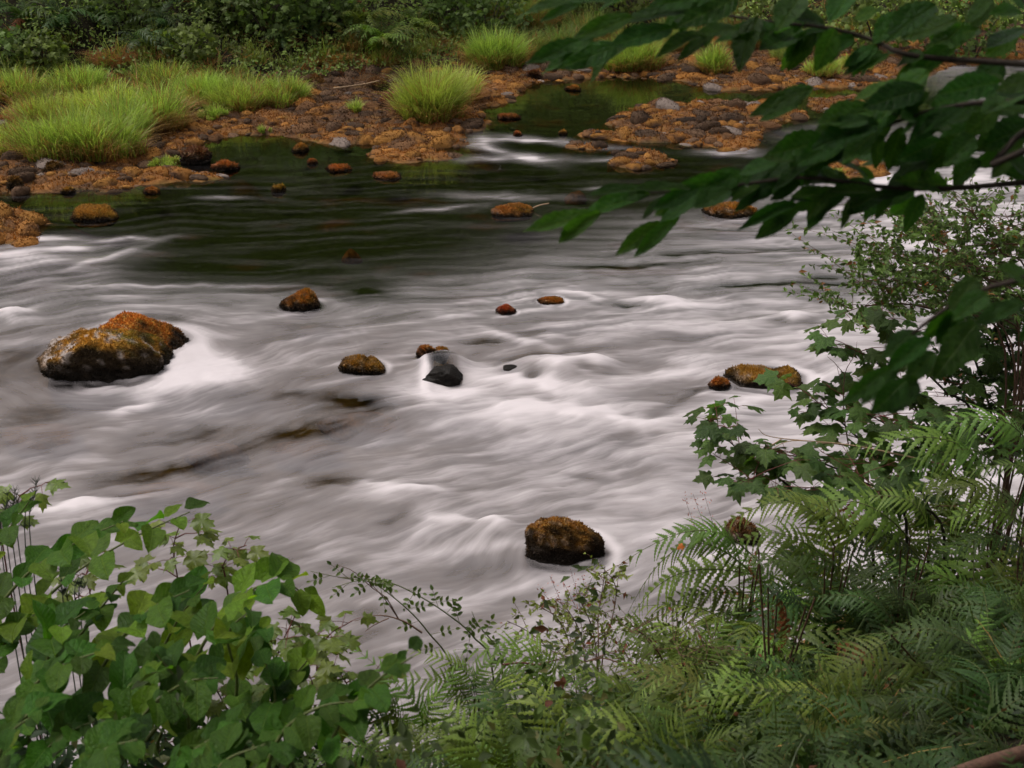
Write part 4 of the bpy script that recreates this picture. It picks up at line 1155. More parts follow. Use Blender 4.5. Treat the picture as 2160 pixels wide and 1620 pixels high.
n = 42000
x = rng.uniform(-24, 24, n); y = np.interp(x, toe_x, toe_y) + rng.uniform(9, 15, n); z = ground_h(x, y) + 9.5 * rng.random(n) ** 1.1 * np.clip(.8 + .35 * noise2(x * .35, y * .1, 190), .3, 1.2) * np.where(x > 3, .75, 1)
Nn = rng.normal(0, .6, (n, 3)) + np.array([0, -.5, .8]); Nn /= np.linalg.norm(Nn, axis=1)[:, None]
V, F, C = scatter_leaves(np.stack([x, y, z], 1), Nn, rng.uniform(.35, .7, n), np.array([.06, .115, .03]) * rng.uniform(.5, 1.4, (n, 1)), rng, .8)
tag(link('woodland', mesh_np('woodland', V, F, M_SCATTER, cols=C)), 'dense dark woodland rising behind the far bank', None, None, 'stuff')

# driftwood
def stick(name, label, pts, r0, r1, mat, cat='stick', group=None):
    pts = np.array(pts, float); b = pts[0].copy()
    V, F = tube(spline(pts - b, 9), np.linspace(r0, r1, 9), 6)
    o = link(name, mesh_np(name, V, F, mat, shade=True), None, loc=b); return tag(o, label, cat, group)
stick('drift_stick', 'short pale stick leaning out of the water behind the rounded rock', [G(1112, 446, -.02), G(1135, 434, .06), G(1158, 429, .10)], .012, .009, M_PALEWOOD)
stick('drift_stick', 'pale dead branch lying on the dark boulders', [G(690, 188, .1), G(730, 183, .15), G(770, 177, .16), G(800, 170, .3)], .02, .008, M_PALEWOOD)
stick('drift_stick', 'thin pale twig lying on the shore of the mirror pool', [G(1185, 135, .15), G(1205, 146, .12), G(1225, 152, .1)], .012, .006, M_PALEWOOD)
stick('drift_stick', 'thin branch poking out of the bushes on the far bank', [G(590, 88, .5), G(615, 90, .5), G(645, 92, .45)], .012, .006, M_PALEWOOD)
# ------------------------------------------------------------------ near bank plants
rng = np.random.default_rng(909)
M_KNOT = leaf_mat('broad_leaf', (0.040, 0.112, 0.010), (1.8, 2.0, 0.5), 0.5, 0.42, 0.4, spec=0.2, vein=9, veins=True, blotch=(.16, .14, .03), blotch_at=.70)
M_KNOTY = leaf_mat('broad_leaf_young', (0.11, 0.20, 0.014), (1.7, 1.8, 0.5), 0.5, 0.45, 0.25, spec=0.2, vein=9, veins=True)
M_ALDER = leaf_mat('overhanging_leaf', (0.032, 0.095, 0.016), (1.4, 2.0, 0.5), 0.45, 0.42, 0.4, spec=0.2, vein=12, veins=True)
M_SYC = leaf_mat('sycamore_leaf', (0.055, 0.112, 0.024), (1.6, 1.8, 0.6), 0.45, 0.36, 0.45, spec=0.28, vein=8, veins=True)
M_SYCY = leaf_mat('young_maple_leaf', (0.115, 0.175, 0.024), (1.6, 1.6, 0.6), 0.42, 0.4, 0.25, spec=0.4, vein=8)
M_SMALL = leaf_mat('small_leaf', (0.075, 0.125, 0.028), (1.5, 1.6, 0.7), 0.45, 0.35, 0.35, spec=0.4, vein=8)
M_AUTUMN = leaf_mat('autumn_leaf', (0.55, 0.22, 0.03), (1.3, 1.2, 0.8), 0.5, 0.4, 0.2, spec=0.3, vein=8)

def leafmesh(name, mat, shape):
    return mesh_np(name, shape[0], shape[1], mat, shade=True)
KNOT = [leafmesh('leaf', M_KNOT, leaf_shape(1, .76, fold=f, droop=d, a=.72, b=.6, heart=h, rows=12, wave=w)) for f, d, h, w in ((.22, .18, .45, .05), (.4, .3, .4, .06), (.1, .25, .5, .05), (.3, .5, .42, .07))]
KNOTY = [leafmesh('leaf', M_KNOTY, leaf_shape(1, .74, fold=f, droop=d, a=.72, b=.62, heart=.4, rows=12, wave=.04)) for f, d in ((.35, .2), (.5, .35))]
ALDER = [leafmesh('leaf', M_ALDER, leaf_shape(1, .46, serr=.05, fold=f, droop=d, a=.82, b=.85, rows=15, wave=w)) for f, d, w in ((.3, .12, .03), (.45, .25, .05), (.15, .05, .03), (.35, -.1, .04))]
SYC = [leafmesh('leaf', M_SYC, maple_shape(1, 10 + s)) for s in range(5)]
SYCY = [leafmesh('leaf', M_SYCY, maple_shape(1, 20 + s)) for s in range(3)]
SMALL = [leafmesh('leaflet', M_SMALL, leaf_shape(1, .55, fold=.3, droop=d, rows=5)) for d in (.1, .3)]
AUT = leafmesh('leaf', M_AUTUMN, maple_shape(1, 40))

def place(me, parent, base, tip, up, wide=1.0, name='leaf'):
    """leaf from base to tip, in the parent's frame"""
    d = np.asarray(tip) - np.asarray(base)
    s = float(np.linalg.norm(d))
    m = frame(base, d, up, 1.0) @ Matrix.Diagonal((s * wide, s, s, 1))
    return link(name, me, parent, mat4=m)

def root_at(p, lift=0.0):
    return np.array([p[0], p[1], gh(p[0], p[1]) + lift])

# -------- overhanging tree, top right
tr_root = np.array([3.6, 0.9, gh(3.6, 0.9)])
al = empty('overhanging_tree', tr_root); tag(al, 'dark-leaved tree reaching its branches in from the upper right corner', 'tree')
tpts = spline([(0, 0, -.2), (-.1, .1, 1.5), (.05, .3, 3.2), (-.2, .2, 5.2), (-.3, 0, 7.0)], 14)
V, F = tube(tpts, np.linspace(.17, .05, 14), 10); trunk = link('trunk', mesh_np('trunk', V, F, M_BARK, shade=True), al)
def branch(ctrl, r0, r1, n=16):
    pts = spline(np.array(ctrl) - tr_root, n)
    V, F = tube(pts, np.linspace(r0, r1, n), 6)
    return link('branch', mesh_np('branch', V, F, M_BARK, shade=True), al), pts
T = lambda k: tpts[k] + tr_root
BA, bap = branch([T(5), D(2600, 330, 2.1), D(2330, 372, 2.25), D(2160, 385, 2.3), D(1990, 398, 2.32), D(1850, 393, 2.35), D(1700, 374, 2.35), D(1560, 390, 2.38), D(1440, 402, 2.4), D(1370, 406, 2.4)], .008, .002, 26)
BB, bbp = branch([T(6), D(2500, 150, 2.2), D(2300, 148, 2.3), D(2160, 135, 2.4), D(1990, 124, 2.45), D(1900, 112, 2.45), D(1840, 84, 2.5), D(1740, 58, 2.5), D(1620, 46, 2.5), D(1500, 26, 2.55), D(1430, 10, 2.55)], .008, .002, 26)
BC, bcp = branch([T(4), D(2700, 480, 1.7), D(2350, 540, 1.8), D(2160, 588, 1.85), D(2070, 612, 1.9), D(1990, 655, 1.92), D(1930, 700, 1.95), D(1885, 740, 1.95)], .006, .002, 18)
BD, bdp = branch([T(6), D(2450, 200, 2.0), D(2250, 215, 2.15), D(2080, 215, 2.25), D(1960, 235, 2.3), D(1860, 268, 2.35), D(1780, 300, 2.35), D(1680, 335, 2.4)], .006, .002, 18)
LEAVES = {
 'A': (BA, 2.35, [(1370, 408, 1104, 498, 62), (1345, 400, 1240, 402, 40), (1482, 415, 1298, 534, 56), (1540, 398, 1462, 448, 62), (1560, 385, 1330, 412, 60), (1640, 345, 1476, 395, 66), (1690, 372, 1592, 392, 60), (1770, 400, 1568, 466, 44), (1850, 402, 1655, 440, 44), (1852, 405, 1792, 446, 52), (1890, 402, 1854, 438, 44),
                  (1930, 398, 1880, 430, 44), (1790, 385, 1690, 365, 60), (2000, 395, 1905, 372, 56), (2160, 296, 2098, 378, 78), (2070, 340, 1990, 388, 80), (2010, 310, 1895, 350, 82), (2120, 330, 2048, 352, 70), (1960, 345, 1868, 388, 70), (1900, 330, 1812, 345, 72), (1740, 345, 1640, 345, 66), (2190, 385, 2110, 330, 66), (1830, 372, 1742, 318, 66)]),
 'B': (BB, 2.48, [(1335, 34, 1108, 146, 62), (1420, 58, 1172, 142, 84), (1300, 0, 1098, 18, 40), (1560, 62, 1392, 92, 50), (1600, 36, 1548, 134, 78), (1692, 58, 1598, 122, 74), (1762, 60, 1722, 150, 80), (1850, 98, 1786, 142, 52), (1560, -6, 1430, 52, 72), (1690, -10, 1640, 54, 74), (1800, -30, 1752, 58, 96), (1905, 26, 1842, 86, 76), (1975, 10, 1872, 62, 96), (2020, 40, 1900, 92, 84), (2000, 96, 1926, 158, 92), (2060, 62, 1950, 92, 84),
                  (1510, -10, 1372, 16, 60), (1460, 20, 1300, 40, 54), (1640, 60, 1500, 66, 50), (2100, -10, 2030, 46, 80), (2160, 60, 2080, 96, 60), (1740, 50, 1660, 22, 60), (2160, 20, 2096, -30, 80), (1500, 34, 1418, 40, 46), (1390, -20, 1250, -4, 50), (2120, 128, 2040, 172, 70), (1850, 20, 1800, 40, 70), (1950, 120, 1880, 126, 50)]),
 'C': (BC, 1.92, [(2062, 585, 1948, 726, 70), (2160, 636, 2056, 694, 62), (2062, 676, 1972, 800, 84), (1965, 712, 1776, 852, 58), (1975, 742, 1838, 874, 84), (2030, 668, 2006, 618, 40), (2190, 600, 2110, 560, 60), (2080, 620, 2020, 662, 56), (1930, 700, 1868, 742, 50), (2230, 640, 2150, 720, 66)]),
 'D': (BD, 2.3, [(1712, 186, 1578, 244, 46), (1690, 215, 1596, 250, 46), (1962, 150, 1838, 236, 84), (1950, 186, 1716, 274, 86), (1905, 222, 1748, 332, 84), (1852, 262, 1618, 332, 92), (1786, 290, 1598, 390, 72), (2102, 250, 1958, 336, 84), (2165, 196, 1996, 266, 92), (2060, 268, 1898, 332, 84), (2170, 232, 2048, 236, 84), (1700, 320, 1606, 340, 60), (2110, 172, 1980, 196, 70), (2050, 200, 1960, 222, 60), (1830, 252, 1772, 262, 50), (2190, 160, 2100, 190, 76), (1990, 262, 1906, 282, 70), (1880, 180, 1806, 214, 60), (2180, 262, 2080, 300, 80), (1760, 300, 1690, 300, 52)])}
for key, (br, d0, lst) in LEAVES.items():
    lst2 = []
    for (bx, by, tx, ty, w) in lst:                              # the longest are two leaves, one behind the other
        if math.hypot(tx - bx, ty - by) > 165:
            mx_, my_ = bx + (tx - bx) * .45, by + (ty - by) * .45
            lst2 += [(mx_, my_, tx, ty, w * .85), (bx, by, bx + (tx - bx) * .58 + 8, by + (ty - by) * .58 - 14, w * .85), (mx_ + 20, my_ - 4, mx_ + (tx - bx) * .35, my_ + (ty - by) * .35 + 38, w * .7)]
        else:
            lst2.append((bx, by, tx, ty, w))
    for (bx, by, tx, ty, w) in lst2:
        dd = d0 + rng.uniform(-.09, .09)
        p0 = D(bx, by, dd); p1 = D(tx, ty, dd + rng.uniform(-.10, .06))
        ln = np.linalg.norm(p1 - p0); wm = w * np.linalg.norm(p0 - CAM) / FPX
        up = Vector((rng.uniform(-.5, .3), -0.75 + rng.uniform(-.5, .5), 0.75))
        place(ALDER[int(rng.integers(4))], br, p0 - tr_root, p1 - tr_root, up, min(wm / (ln * .46) * .85, 1.15))
        if bx > 1560 and key != 'C' and rng.random() < .75:                     # a second leaf springing from the same node
            ox, oy = rng.uniform(-60, 60), rng.uniform(-30, 50)
            p0 = D(bx + ox * .3, by + oy * .3, dd + .06); p1 = D(tx + ox, ty + oy, dd + rng.uniform(-.02, .15))
            up = Vector((rng.uniform(-.5, .3), -0.75 + rng.uniform(-.5, .5), 0.75))
            p1 = p0 + (p1 - p0) * rng.uniform(.6, .9)
            place(ALDER[int(rng.integers(4))], br, p0 - tr_root, p1 - tr_root, up, rng.uniform(.8, 1.2))
# smaller leaves along the twigs
for br, pts in ((BA, bap), (BB, bbp), (BD, bdp)):
    m_ = len(pts)
    for k in range(22):
        t = .45 + .54 * (k + rng.random()) / 22; i = min(int(t * (m_ - 1)), m_ - 2); p0 = pts[i] + (pts[i + 1] - pts[i]) * (t * (m_ - 1) - i)
        dr = np.array([-.75 + rng.uniform(-.5, .6), rng.uniform(-.4, .4), -.45 + rng.uniform(-.5, .55)]); dr /= np.linalg.norm(dr)
        p0 = p0 + dr * .012
        place(ALDER[int(rng.integers(4))], br, p0, p0 + dr * rng.uniform(.045, .085), Vector((rng.uniform(-.6, .4), -.6 + rng.uniform(-.6, .6), .8)), rng.uniform(.75, 1.05))
# unseen crown overhead, spread forward to shade the right bank
n = 5200
ci = rng.normal(0, 1, (n, 3)) * np.array([2.6, 1.5, .7]) + np.array([-.6, -.6, 4.6])
ci = np.concatenate([ci, rng.normal(0, 1, (8000, 3)) * np.array([2.2, 1.4, .6]) + np.array([-1.0, 2.6, 4.7])])
ci = ci[(ci[:, 2] + tr_root[2] > 5.7)]
n = len(ci); Nn = rng.normal(0, .4, (n, 3)) + np.array([0, 0, 1]); Nn /= np.linalg.norm(Nn, axis=1)[:, None]
V, F, C = scatter_leaves(ci, Nn, rng.uniform(.10, .2, n), np.array([.026, .07, .02]) * rng.uniform(.7, 1.3, (n, 1)), rng)
tag(link('crown', mesh_np('crown', V, F, M_SCATTER, cols=C), al), kind='stuff')
for k, (x, y, h, R, lab) in enumerate([(-3.6, -2.5, 8.5, 3.2, 'unseen shade tree behind the viewer on the near bank, left'), (0.8, -3.5, 9, 3.4, 'unseen shade tree behind the viewer on the near bank, middle'), (5.5, -1.5, 9, 3.4, 'unseen shade tree on the near bank to the right of the viewer')]):
    tree(x, y, h, R, lab, rng, nleaf=4600, low=.35, name='near_shade_tree', group='unseen shade trees on the near bank', leaf=.24)  # trees out of view, put in to shade the near bank

# -------- broad-leaved plants, lower left
def broad_plant(label, ctrl, d, leafL, n, rng, young=0.2, first=0.3, lift=0.0, dd=0.0):
    top = [D(a, b, d + dd * i) for i, (a, b) in enumerate(ctrl)]
    foot = root_at(top[0] + np.array([0, 0.15, 0]))
    if foot[2] > top[0][2] - .1: foot = root_at(top[0], -.1)
    pts = spline([foot] + top, 22)
    root = empty('broad_leaf_plant', foot); tag(root, label, 'plant', 'broad-leaved plants at the lower left')
    rel = pts - foot
    V, F = tube(rel, np.linspace(.009, .0022, 22), 6); link('stem', mesh_np('stem', V, F, M_GREENSTEM, shade=True), root)
    for k in range(n):
        t = first + (1 - first) * (k + .5) / n
        i = min(int(t * 21), 20); p = rel[i] + (rel[i + 1] - rel[i]) * (t * 21 - i)
        tg = rel[i + 1] - rel[i]; tg /= np.linalg.norm(tg)
        side = np.cross(tg, [0, 0, 1]); side /= np.linalg.norm(side) + 1e-9
        s = 1 if k % 2 else -1
        out_ = side * s * rng.uniform(.6, 1) + tg * rng.uniform(.2, .7) + np.array([rng.uniform(-.3, .3), rng.uniform(-.5, .1), rng.uniform(-.25, .25)])
        out_ /= np.linalg.norm(out_)
        L_ = leafL * rng.uniform(.55, 1.2) * (1 - .4 * (t > .88))
        p1 = p + out_ * .022 + np.array([0, 0, .008])
        up = Vector((rng.uniform(-.6, .6), -.25 + rng.uniform(-.6, .6), .9))
        yl = rng.random() < young * (0.4 + 1.2 * t)
        ms = KNOTY if yl else KNOT
        place(ms[int(rng.integers(len(ms)))], root, p1, p1 + out_ * L_, up, rng.uniform(.85, 1.1))
BROAD = [
 ([(-60, 1500), (40, 1330), (150, 1215), (290, 1130), (400, 1080)], 4.3, .125, 13, .35, 'topmost broad-leaved stem reaching out over the water'),
 ([(-120, 1450), (-10, 1290), (70, 1200), (170, 1140), (260, 1100)], 4.0, .125, 12, .3, 'broad-leaved stem just behind the topmost one'),
 ([(280, 1650), (370, 1480), (440, 1340), (520, 1250), (600, 1230), (650, 1262)], 3.9, .12, 14, .35, 'arching broad-leaved stem farthest out to the centre'),
 ([(120, 1650), (180, 1480), (240, 1370), (310, 1290), (400, 1245)], 3.6, .125, 13, .2, 'broad-leaved stem in the middle of the thicket'),
 ([(430, 1720), (480, 1560), (500, 1440), (480, 1340), (530, 1285)], 3.4, .115, 12, .3, 'upright broad-leaved stem beside the young maples'),
 ([(-60, 1720), (20, 1570), (60, 1460), (140, 1400), (230, 1370)], 3.0, .125, 12, .1, 'dark broad-leaved stem at the left edge'),
 ([(230, 1760), (260, 1600), (310, 1500), (390, 1440), (460, 1430)], 3.1, .125, 12, .1, 'dark broad-leaved stem low in the thicket'),
 ([(690, 1780), (690, 1620), (720, 1520), (790, 1440), (870, 1385)], 2.7, .10, 10, 0, 'near dark broad-leaved stem crossing the ferns'),
 ([(560, 1780), (560, 1640), (600, 1540), (680, 1490), (760, 1480)], 2.7, .10, 9, 0, 'near dark broad-leaved stem below the crossing one'),
 ([(-40, 1800), (-20, 1660), (20, 1550), (90, 1500)], 2.7, .11, 9, .0, 'near dark broad-leaved stem in the left corner'),
 ([(140, 1820), (160, 1690), (210, 1590), (290, 1560)], 2.5, .11, 9, .0, 'near dark broad-leaved stem by the corner'),
 ([(420, 1820), (430, 1700), (470, 1610), (560, 1570)], 2.5, .11, 9, .0, 'near dark broad-leaved stem at the bottom edge'),
 ([(-100, 1380), (-40, 1220), (10, 1130), (60, 1060)], 4.4, .10, 9, .35, 'broad-leaved stem rising at the left edge above the horsetails'),
 ([(250, 1500), (330, 1390), (380, 1300), (440, 1225)], 4.2, .12, 10, .35, 'broad-leaved stem behind the young maple'),
 ([(380, 1700), (400, 1560), (380, 1450), (330, 1380)], 3.2, .12, 11, .1, 'leaning broad-leaved stem deep in the thicket'),
 ([(20, 1620), (90, 1470), (110, 1350), (180, 1290)], 3.6, .125, 11, .15, 'dark broad-leaved stem behind the left edge stems'),
 ([(640, 1700), (600, 1550), (610, 1450), (650, 1390)], 3.4, .11, 10, .2, 'broad-leaved stem at the right side of the thicket')]
BROAD += [
 ([(60, 1560), (130, 1400), (200, 1300), (260, 1225)], 4.0, .125, 12, .2, 'broad-leaved stem under the topmost one'),
 ([(-80, 1600), (-20, 1420), (30, 1330), (100, 1280)], 3.9, .125, 12, .2, 'broad-leaved stem at the left edge below the young maple tip'),
 ([(330, 1600), (420, 1460), (500, 1370), (560, 1330)], 3.7, .12, 12, .3, 'broad-leaved stem below the farthest arching one'),
 ([(180, 1700), (230, 1560), (270, 1450), (340, 1400)], 3.3, .125, 12, .1, 'shaded broad-leaved stem in the heart of the thicket'),
 ([(0, 1760), (60, 1640), (120, 1560), (200, 1520)], 2.9, .12, 10, .05, 'shaded broad-leaved stem low at the left'),
 ([(300, 1800), (340, 1670), (400, 1590), (480, 1540)], 2.8, .115, 10, .05, 'shaded broad-leaved stem low beside the bottom-edge stem'),
 ([(520, 1720), (540, 1580), (580, 1480), (560, 1400)], 3.3, .115, 11, .15, 'broad-leaved stem standing between the young maples')]
for ctrl, d, L_, n, yg, lab in BROAD:
    broad_plant(lab, ctrl, d, L_ * (1.05 if d > 3.25 else .82), n + (4 if d > 3.25 else 7), rng, yg)

# -------- maple and sycamore saplings
def sapling(label, ctrl, d, n, leafL, rng, meshes=SYC, stem=M_BARK, r0=.010, name='sycamore_sapling', cat='sapling', group='sycamore saplings on the right', first=.25, petiole=.07, red=True, spread=1.0, dd=0.0):
    top = [D(a, b, d + dd * i) for i, (a, b) in enumerate(ctrl)]
    foot = root_at(top[0] + np.array([.05, .05, 0]), -.05)
    m_ = 22
    pts = spline([foot] + top, m_); rel = pts - foot
    root = empty(name, foot); tag(root, label, cat, group)
    parts = [tube(rel, np.linspace(r0, .002, m_), 6)]
    pet = []; k = 0
    items = []
    while k < n:
        t = first + (1 - first) * min(1, (k + 1) / n) ** .85
        i = min(int(t * (m_ - 1)), m_ - 2); p = rel[i] + (rel[i + 1] - rel[i]) * min(1, t * (m_ - 1) - i)
        an = (k // 2) * 1.57 + rng.uniform(-.5, .5)
        for s in (0, math.pi):
            a_ = an + s
            tw = rng.random() < .45 * spread and t < .92
            dr = np.array([math.cos(a_), math.sin(a_) * .8, rng.uniform(.05, .6)]); dr /= np.linalg.norm(dr)
            if tw:
                tl = rng.uniform(.12, .30) * spread; e_ = p + dr * tl
                pet.append(tube([p, p + dr * tl * .5 + np.array([0, 0, .01]), e_], [.003, .0022, .0015], 4))
                for q_ in range(3):
                    a2 = a_ + (q_ - 1) * 1.1 + rng.uniform(-.3, .3); d2_ = np.array([math.cos(a2), math.sin(a2) * .8, rng.uniform(-.05, .5)]); d2_ /= np.linalg.norm(d2_)
                    items.append((e_ - dr * tl * .25 * (q_ == 1) * 0, d2_)); k += 1
            else:
                items.append((p, dr)); k += 1
    for (p, dr) in items:
        pl = petiole * rng.uniform(.6, 1.3)
        e_ = p + dr * pl
        pet.append(tube([p, p + dr * pl * .5 + np.array([0, 0, .004]), e_], [.0016, .0013, .0012], 3))
        out_ = dr * np.array([1, 1, 0]) + np.array([rng.uniform(-.4, .4), rng.uniform(-.5, .2), rng.uniform(-.45, .05)]); out_ /= np.linalg.norm(out_)
        up = Vector((rng.uniform(-.45, .45), rng.uniform(-.75, .35), 1))
        place(meshes[int(rng.integers(len(meshes)))], root, e_, e_ + out_ * leafL * rng.uniform(.65, 1.25), up, rng.uniform(.8, 1.05))
    V, F = merge(parts); link('stem', mesh_np('stem', V, F, stem, shade=True), root)
    V, F = merge(pet); tag(link('petioles', mesh_np('petioles', V, F, M_REDSTEM if red else M_BARK, shade=True), root), kind='stuff')
    return root
for ctrl, d, n, L_, lab in [
 ([(1770, 1130), (1700, 1055), (1620, 992), (1560, 950), (1522, 915), (1492, 885)], 6.6, 30, .115, 'sycamore twig reaching farthest out over the rapids'),
 ([(1960, 1070), (1850, 962), (1790, 905), (1745, 862), (1722, 850)], 6.9, 24, .12, 'sycamore twig pointing at the long low rock'),
 ([(2060, 1040), (1960, 900), (1890, 810), (1830, 750), (1765, 738)], 7.1, 32, .12, 'sycamore branch above the long low rock'),
 ([(2130, 1060), (2085, 850), (2035, 700), (1990, 600), (1960, 510), (1935, 440)], 7.5, 36, .12, 'tall sycamore sapling whose tip stands above the small-leaved bush'),
 ([(2170, 930), (2135, 760), (2095, 630), (2065, 530)], 7.3, 28, .12, 'sycamore sapling at the right edge behind the dark near leaves'),
 ([(1840, 1160), (1740, 1082), (1660, 1040), (1590, 1028), (1530, 1012)], 6.3, 30, .12, 'low sycamore branch just above the fern tips'),
 ([(1910, 1090), (1810, 1012), (1720, 972), (1650, 958)], 6.5, 30, .12, 'sycamore branch in the middle of the right-hand thicket'),
 ([(2010, 1010), (1920, 935), (1850, 884), (1780, 862)], 6.8, 28, .12, 'sycamore branch over the pale ferns'),
 ([(2060, 910), (1990, 822), (1930, 762), (1880, 696), (1848, 655)], 7.2, 30, .115, 'sycamore branch rising behind the dark hanging leaf'),
 ([(2140, 830), (2110, 720), (2130, 610), (2150, 500)], 7.7, 26, .115, 'sycamore sapling farthest back at the right edge'),
 ([(2190, 1060), (2120, 960), (2050, 900), (1990, 880)], 6.6, 26, .12, 'dark sycamore branch low at the right edge'),
 ([(1990, 1120), (1900, 1050), (1830, 1020), (1760, 1010)], 6.3, 26, .12, 'sycamore branch tangled in the fern tops')]:
    sapling(lab, ctrl, d, int(n * 1.8), L_ * .86, rng)
for ctrl, d, n, L_, lab in [
 ([(392, 1300), (374, 1215), (366, 1155), (380, 1105)], 4.7, 18, .075, 'young maple with red leaf stalks against the water'),
 ([(560, 1480), (580, 1395), (600, 1345), (622, 1300)], 4.5, 18, .075, 'young maple at the right side of the broad-leaved thicket'),
 ([(700, 1520), (668, 1420), (690, 1345), (742, 1310)], 4.6, 18, .075, 'young maple leaning towards the ferns'),
 ([(482, 1260), (468, 1205), (488, 1165), (520, 1150)], 4.7, 12, .07, 'small young maple beneath the bright broad leaf'),
 ([(610, 1600), (640, 1510), (660, 1450), (640, 1400)], 4.2, 18, .075, 'young maple low among yellowing leaves'),
 ([(500, 1560), (470, 1480), (440, 1420), (460, 1380)], 4.2, 16, .075, 'young maple hidden deep in the thicket'),
 ([(770, 1600), (760, 1510), (730, 1440), (700, 1400)], 4.3, 16, .075, 'young maple between thicket and ferns'),
 ([(160, 1330), (190, 1260), (180, 1215), (210, 1190)], 4.8, 12, .07, 'yellow-green young maple beside the horsetails'),
 ([(10, 1180), (25, 1100), (40, 1050), (60, 1035)], 4.9, 8, .075, 'young maple tip at the left frame edge'),
 ([(330, 1640), (350, 1560), (330, 1500), (350, 1460)], 4.2, 14, .075, 'young maple glimpsed under the dark near leaves')]:
    sapling(lab, ctrl, d, n, L_, rng, SYCY, M_REDSTEM, .004, 'young_maple', 'sapling', 'young maples at the lower left', .35, .06, True, .45)

# -------- small-leaved bush at the right
def fine_bush(name, label, stems, d, n, size, rng, cat='bush', group=None, spread=.12, col=(.075, .12, .03), twigs=9, stemr=.007):
    pts0 = [D(a, b, d) for a, b in stems[0]]
    foot = root_at(pts0[0], -.05)
    root = empty(name, foot); tag(root, label, cat, group)
    parts, P = [], []
    for st_ in stems:
        c = [foot] + [D(a, b, d + rng.uniform(-.15, .15)) for a, b in st_]
        rel = spline(c, 26) - foot
        parts.append(tube(rel, np.linspace(stemr, .0015, 26), 5))
        for k in range(twigs):
            i = int(rng.integers(8, 25)); dr = rng.normal(0, 1, 3); dr[2] = abs(dr[2]) * .5; dr /= np.linalg.norm(dr)
            e_ = rel[i] + dr * spread * rng.uniform(.7, 1.8)
            mid_ = (rel[i] + e_) / 2 + np.array([0, 0, .01])
            parts.append(tube([rel[i], mid_, e_], [.0022, .0016, .001], 3))
            for t in np.linspace(.25, 1.05, 7):
                P += [rel[i] + (e_ - rel[i]) * t + rng.normal(0, .008, 3) for _ in range(max(1, n // (len(stems) * twigs * 7)))]
    V, F = merge(parts); link('stem', mesh_np('stem', V, F, M_BROWNTWIG, shade=True), root)
    P = np.array(P); m_ = len(P)
    Nn = rng.normal(0, .55, (m_, 3)) + np.array([0, -.3, .9]); Nn /= np.linalg.norm(Nn, axis=1)[:, None]
    cc = np.array(col) * rng.uniform(.5, 1.5, (m_, 1)); 
    red_ = rng.random(m_) < .05; cc[red_] = np.array([.2, .08, .03])
    V, F, C = scatter_leaves(P, Nn, rng.uniform(.6, 1.3, m_) * size, cc, rng, aspect=.5)
    tag(link('foliage', mesh_np('foliage', V, F, M_SCATTER, cols=C), root), kind='stuff')
    return root
fine_bush('small_leaved_bush', 'fine small-leaved bush overhanging the water at the right', [
    [(2160, 760), (2080, 660), (1960, 605), (1860, 590), (1782, 600)], [(2170, 700), (2070, 580), (1990, 515), (1930, 475), (1895, 445)], [(2170, 640), (2110, 530), (2070, 470), (2040, 435)],
    [(2120, 740), (1990, 660), (1890, 640), (1810, 650), (1762, 668)], [(2190, 600), (2150, 510), (2120, 450)], [(2150, 700), (2040, 610), (1940, 560), (1850, 540), (1800, 575)], [(2140, 760), (2010, 640), (1900, 605), (1830, 640)], [(2180, 720), (2090, 600), (2020, 540), (1990, 480)]], 6.9, 5800, .038, rng, spread=.30, twigs=34, col=(.10, .155, .035))
fine_bush('small_leaved_bush', 'dense fine-leaved bush beside the sycamore stems at the right edge', [
    [(2190, 900), (2140, 780), (2080, 700), (2020, 660)], [(2200, 860), (2160, 740), (2130, 650)], [(2190, 950), (2110, 860), (2030, 800), (1960, 780)], [(2200, 990), (2120, 930), (2040, 880)]], 7.4, 4400, .04, rng, spread=.22, twigs=28, col=(.05, .095, .028))
fine_bush('rose_bush', 'wispy pale-green bush standing in front of the round boulder', [
    [(1262, 1400), (1262, 1300), (1272, 1235), (1276, 1195)], [(1270, 1400), (1290, 1310), (1300, 1250), (1290, 1215)], [(1210, 1420), (1195, 1340), (1165, 1295), (1108, 1272)], [(1235, 1420), (1225, 1340), (1200, 1290), (1170, 1262)], [(1260, 1430), (1250, 1330), (1225, 1270), (1210, 1250)], [(1220, 1430), (1160, 1370), (1110, 1330), (1070, 1310)]], 5.4, 800, .030, rng, cat='bush', spread=.09, twigs=14, col=(.17, .22, .05), stemr=.004)
fine_bush('rose_bush', 'tangled low bush under the arching fern fronds', [
    [(1420, 1500), (1400, 1400), (1360, 1340), (1310, 1330)], [(1460, 1500), (1440, 1400), (1420, 1350)], [(1400, 1520), (1350, 1430), (1280, 1390), (1220, 1400)], [(1500, 1500), (1490, 1400), (1500, 1340)], [(1450, 1520), (1380, 1440), (1330, 1410)]], 5.1, 1100, .028, rng, cat='bush', spread=.15, twigs=20, col=(.10, .15, .035))

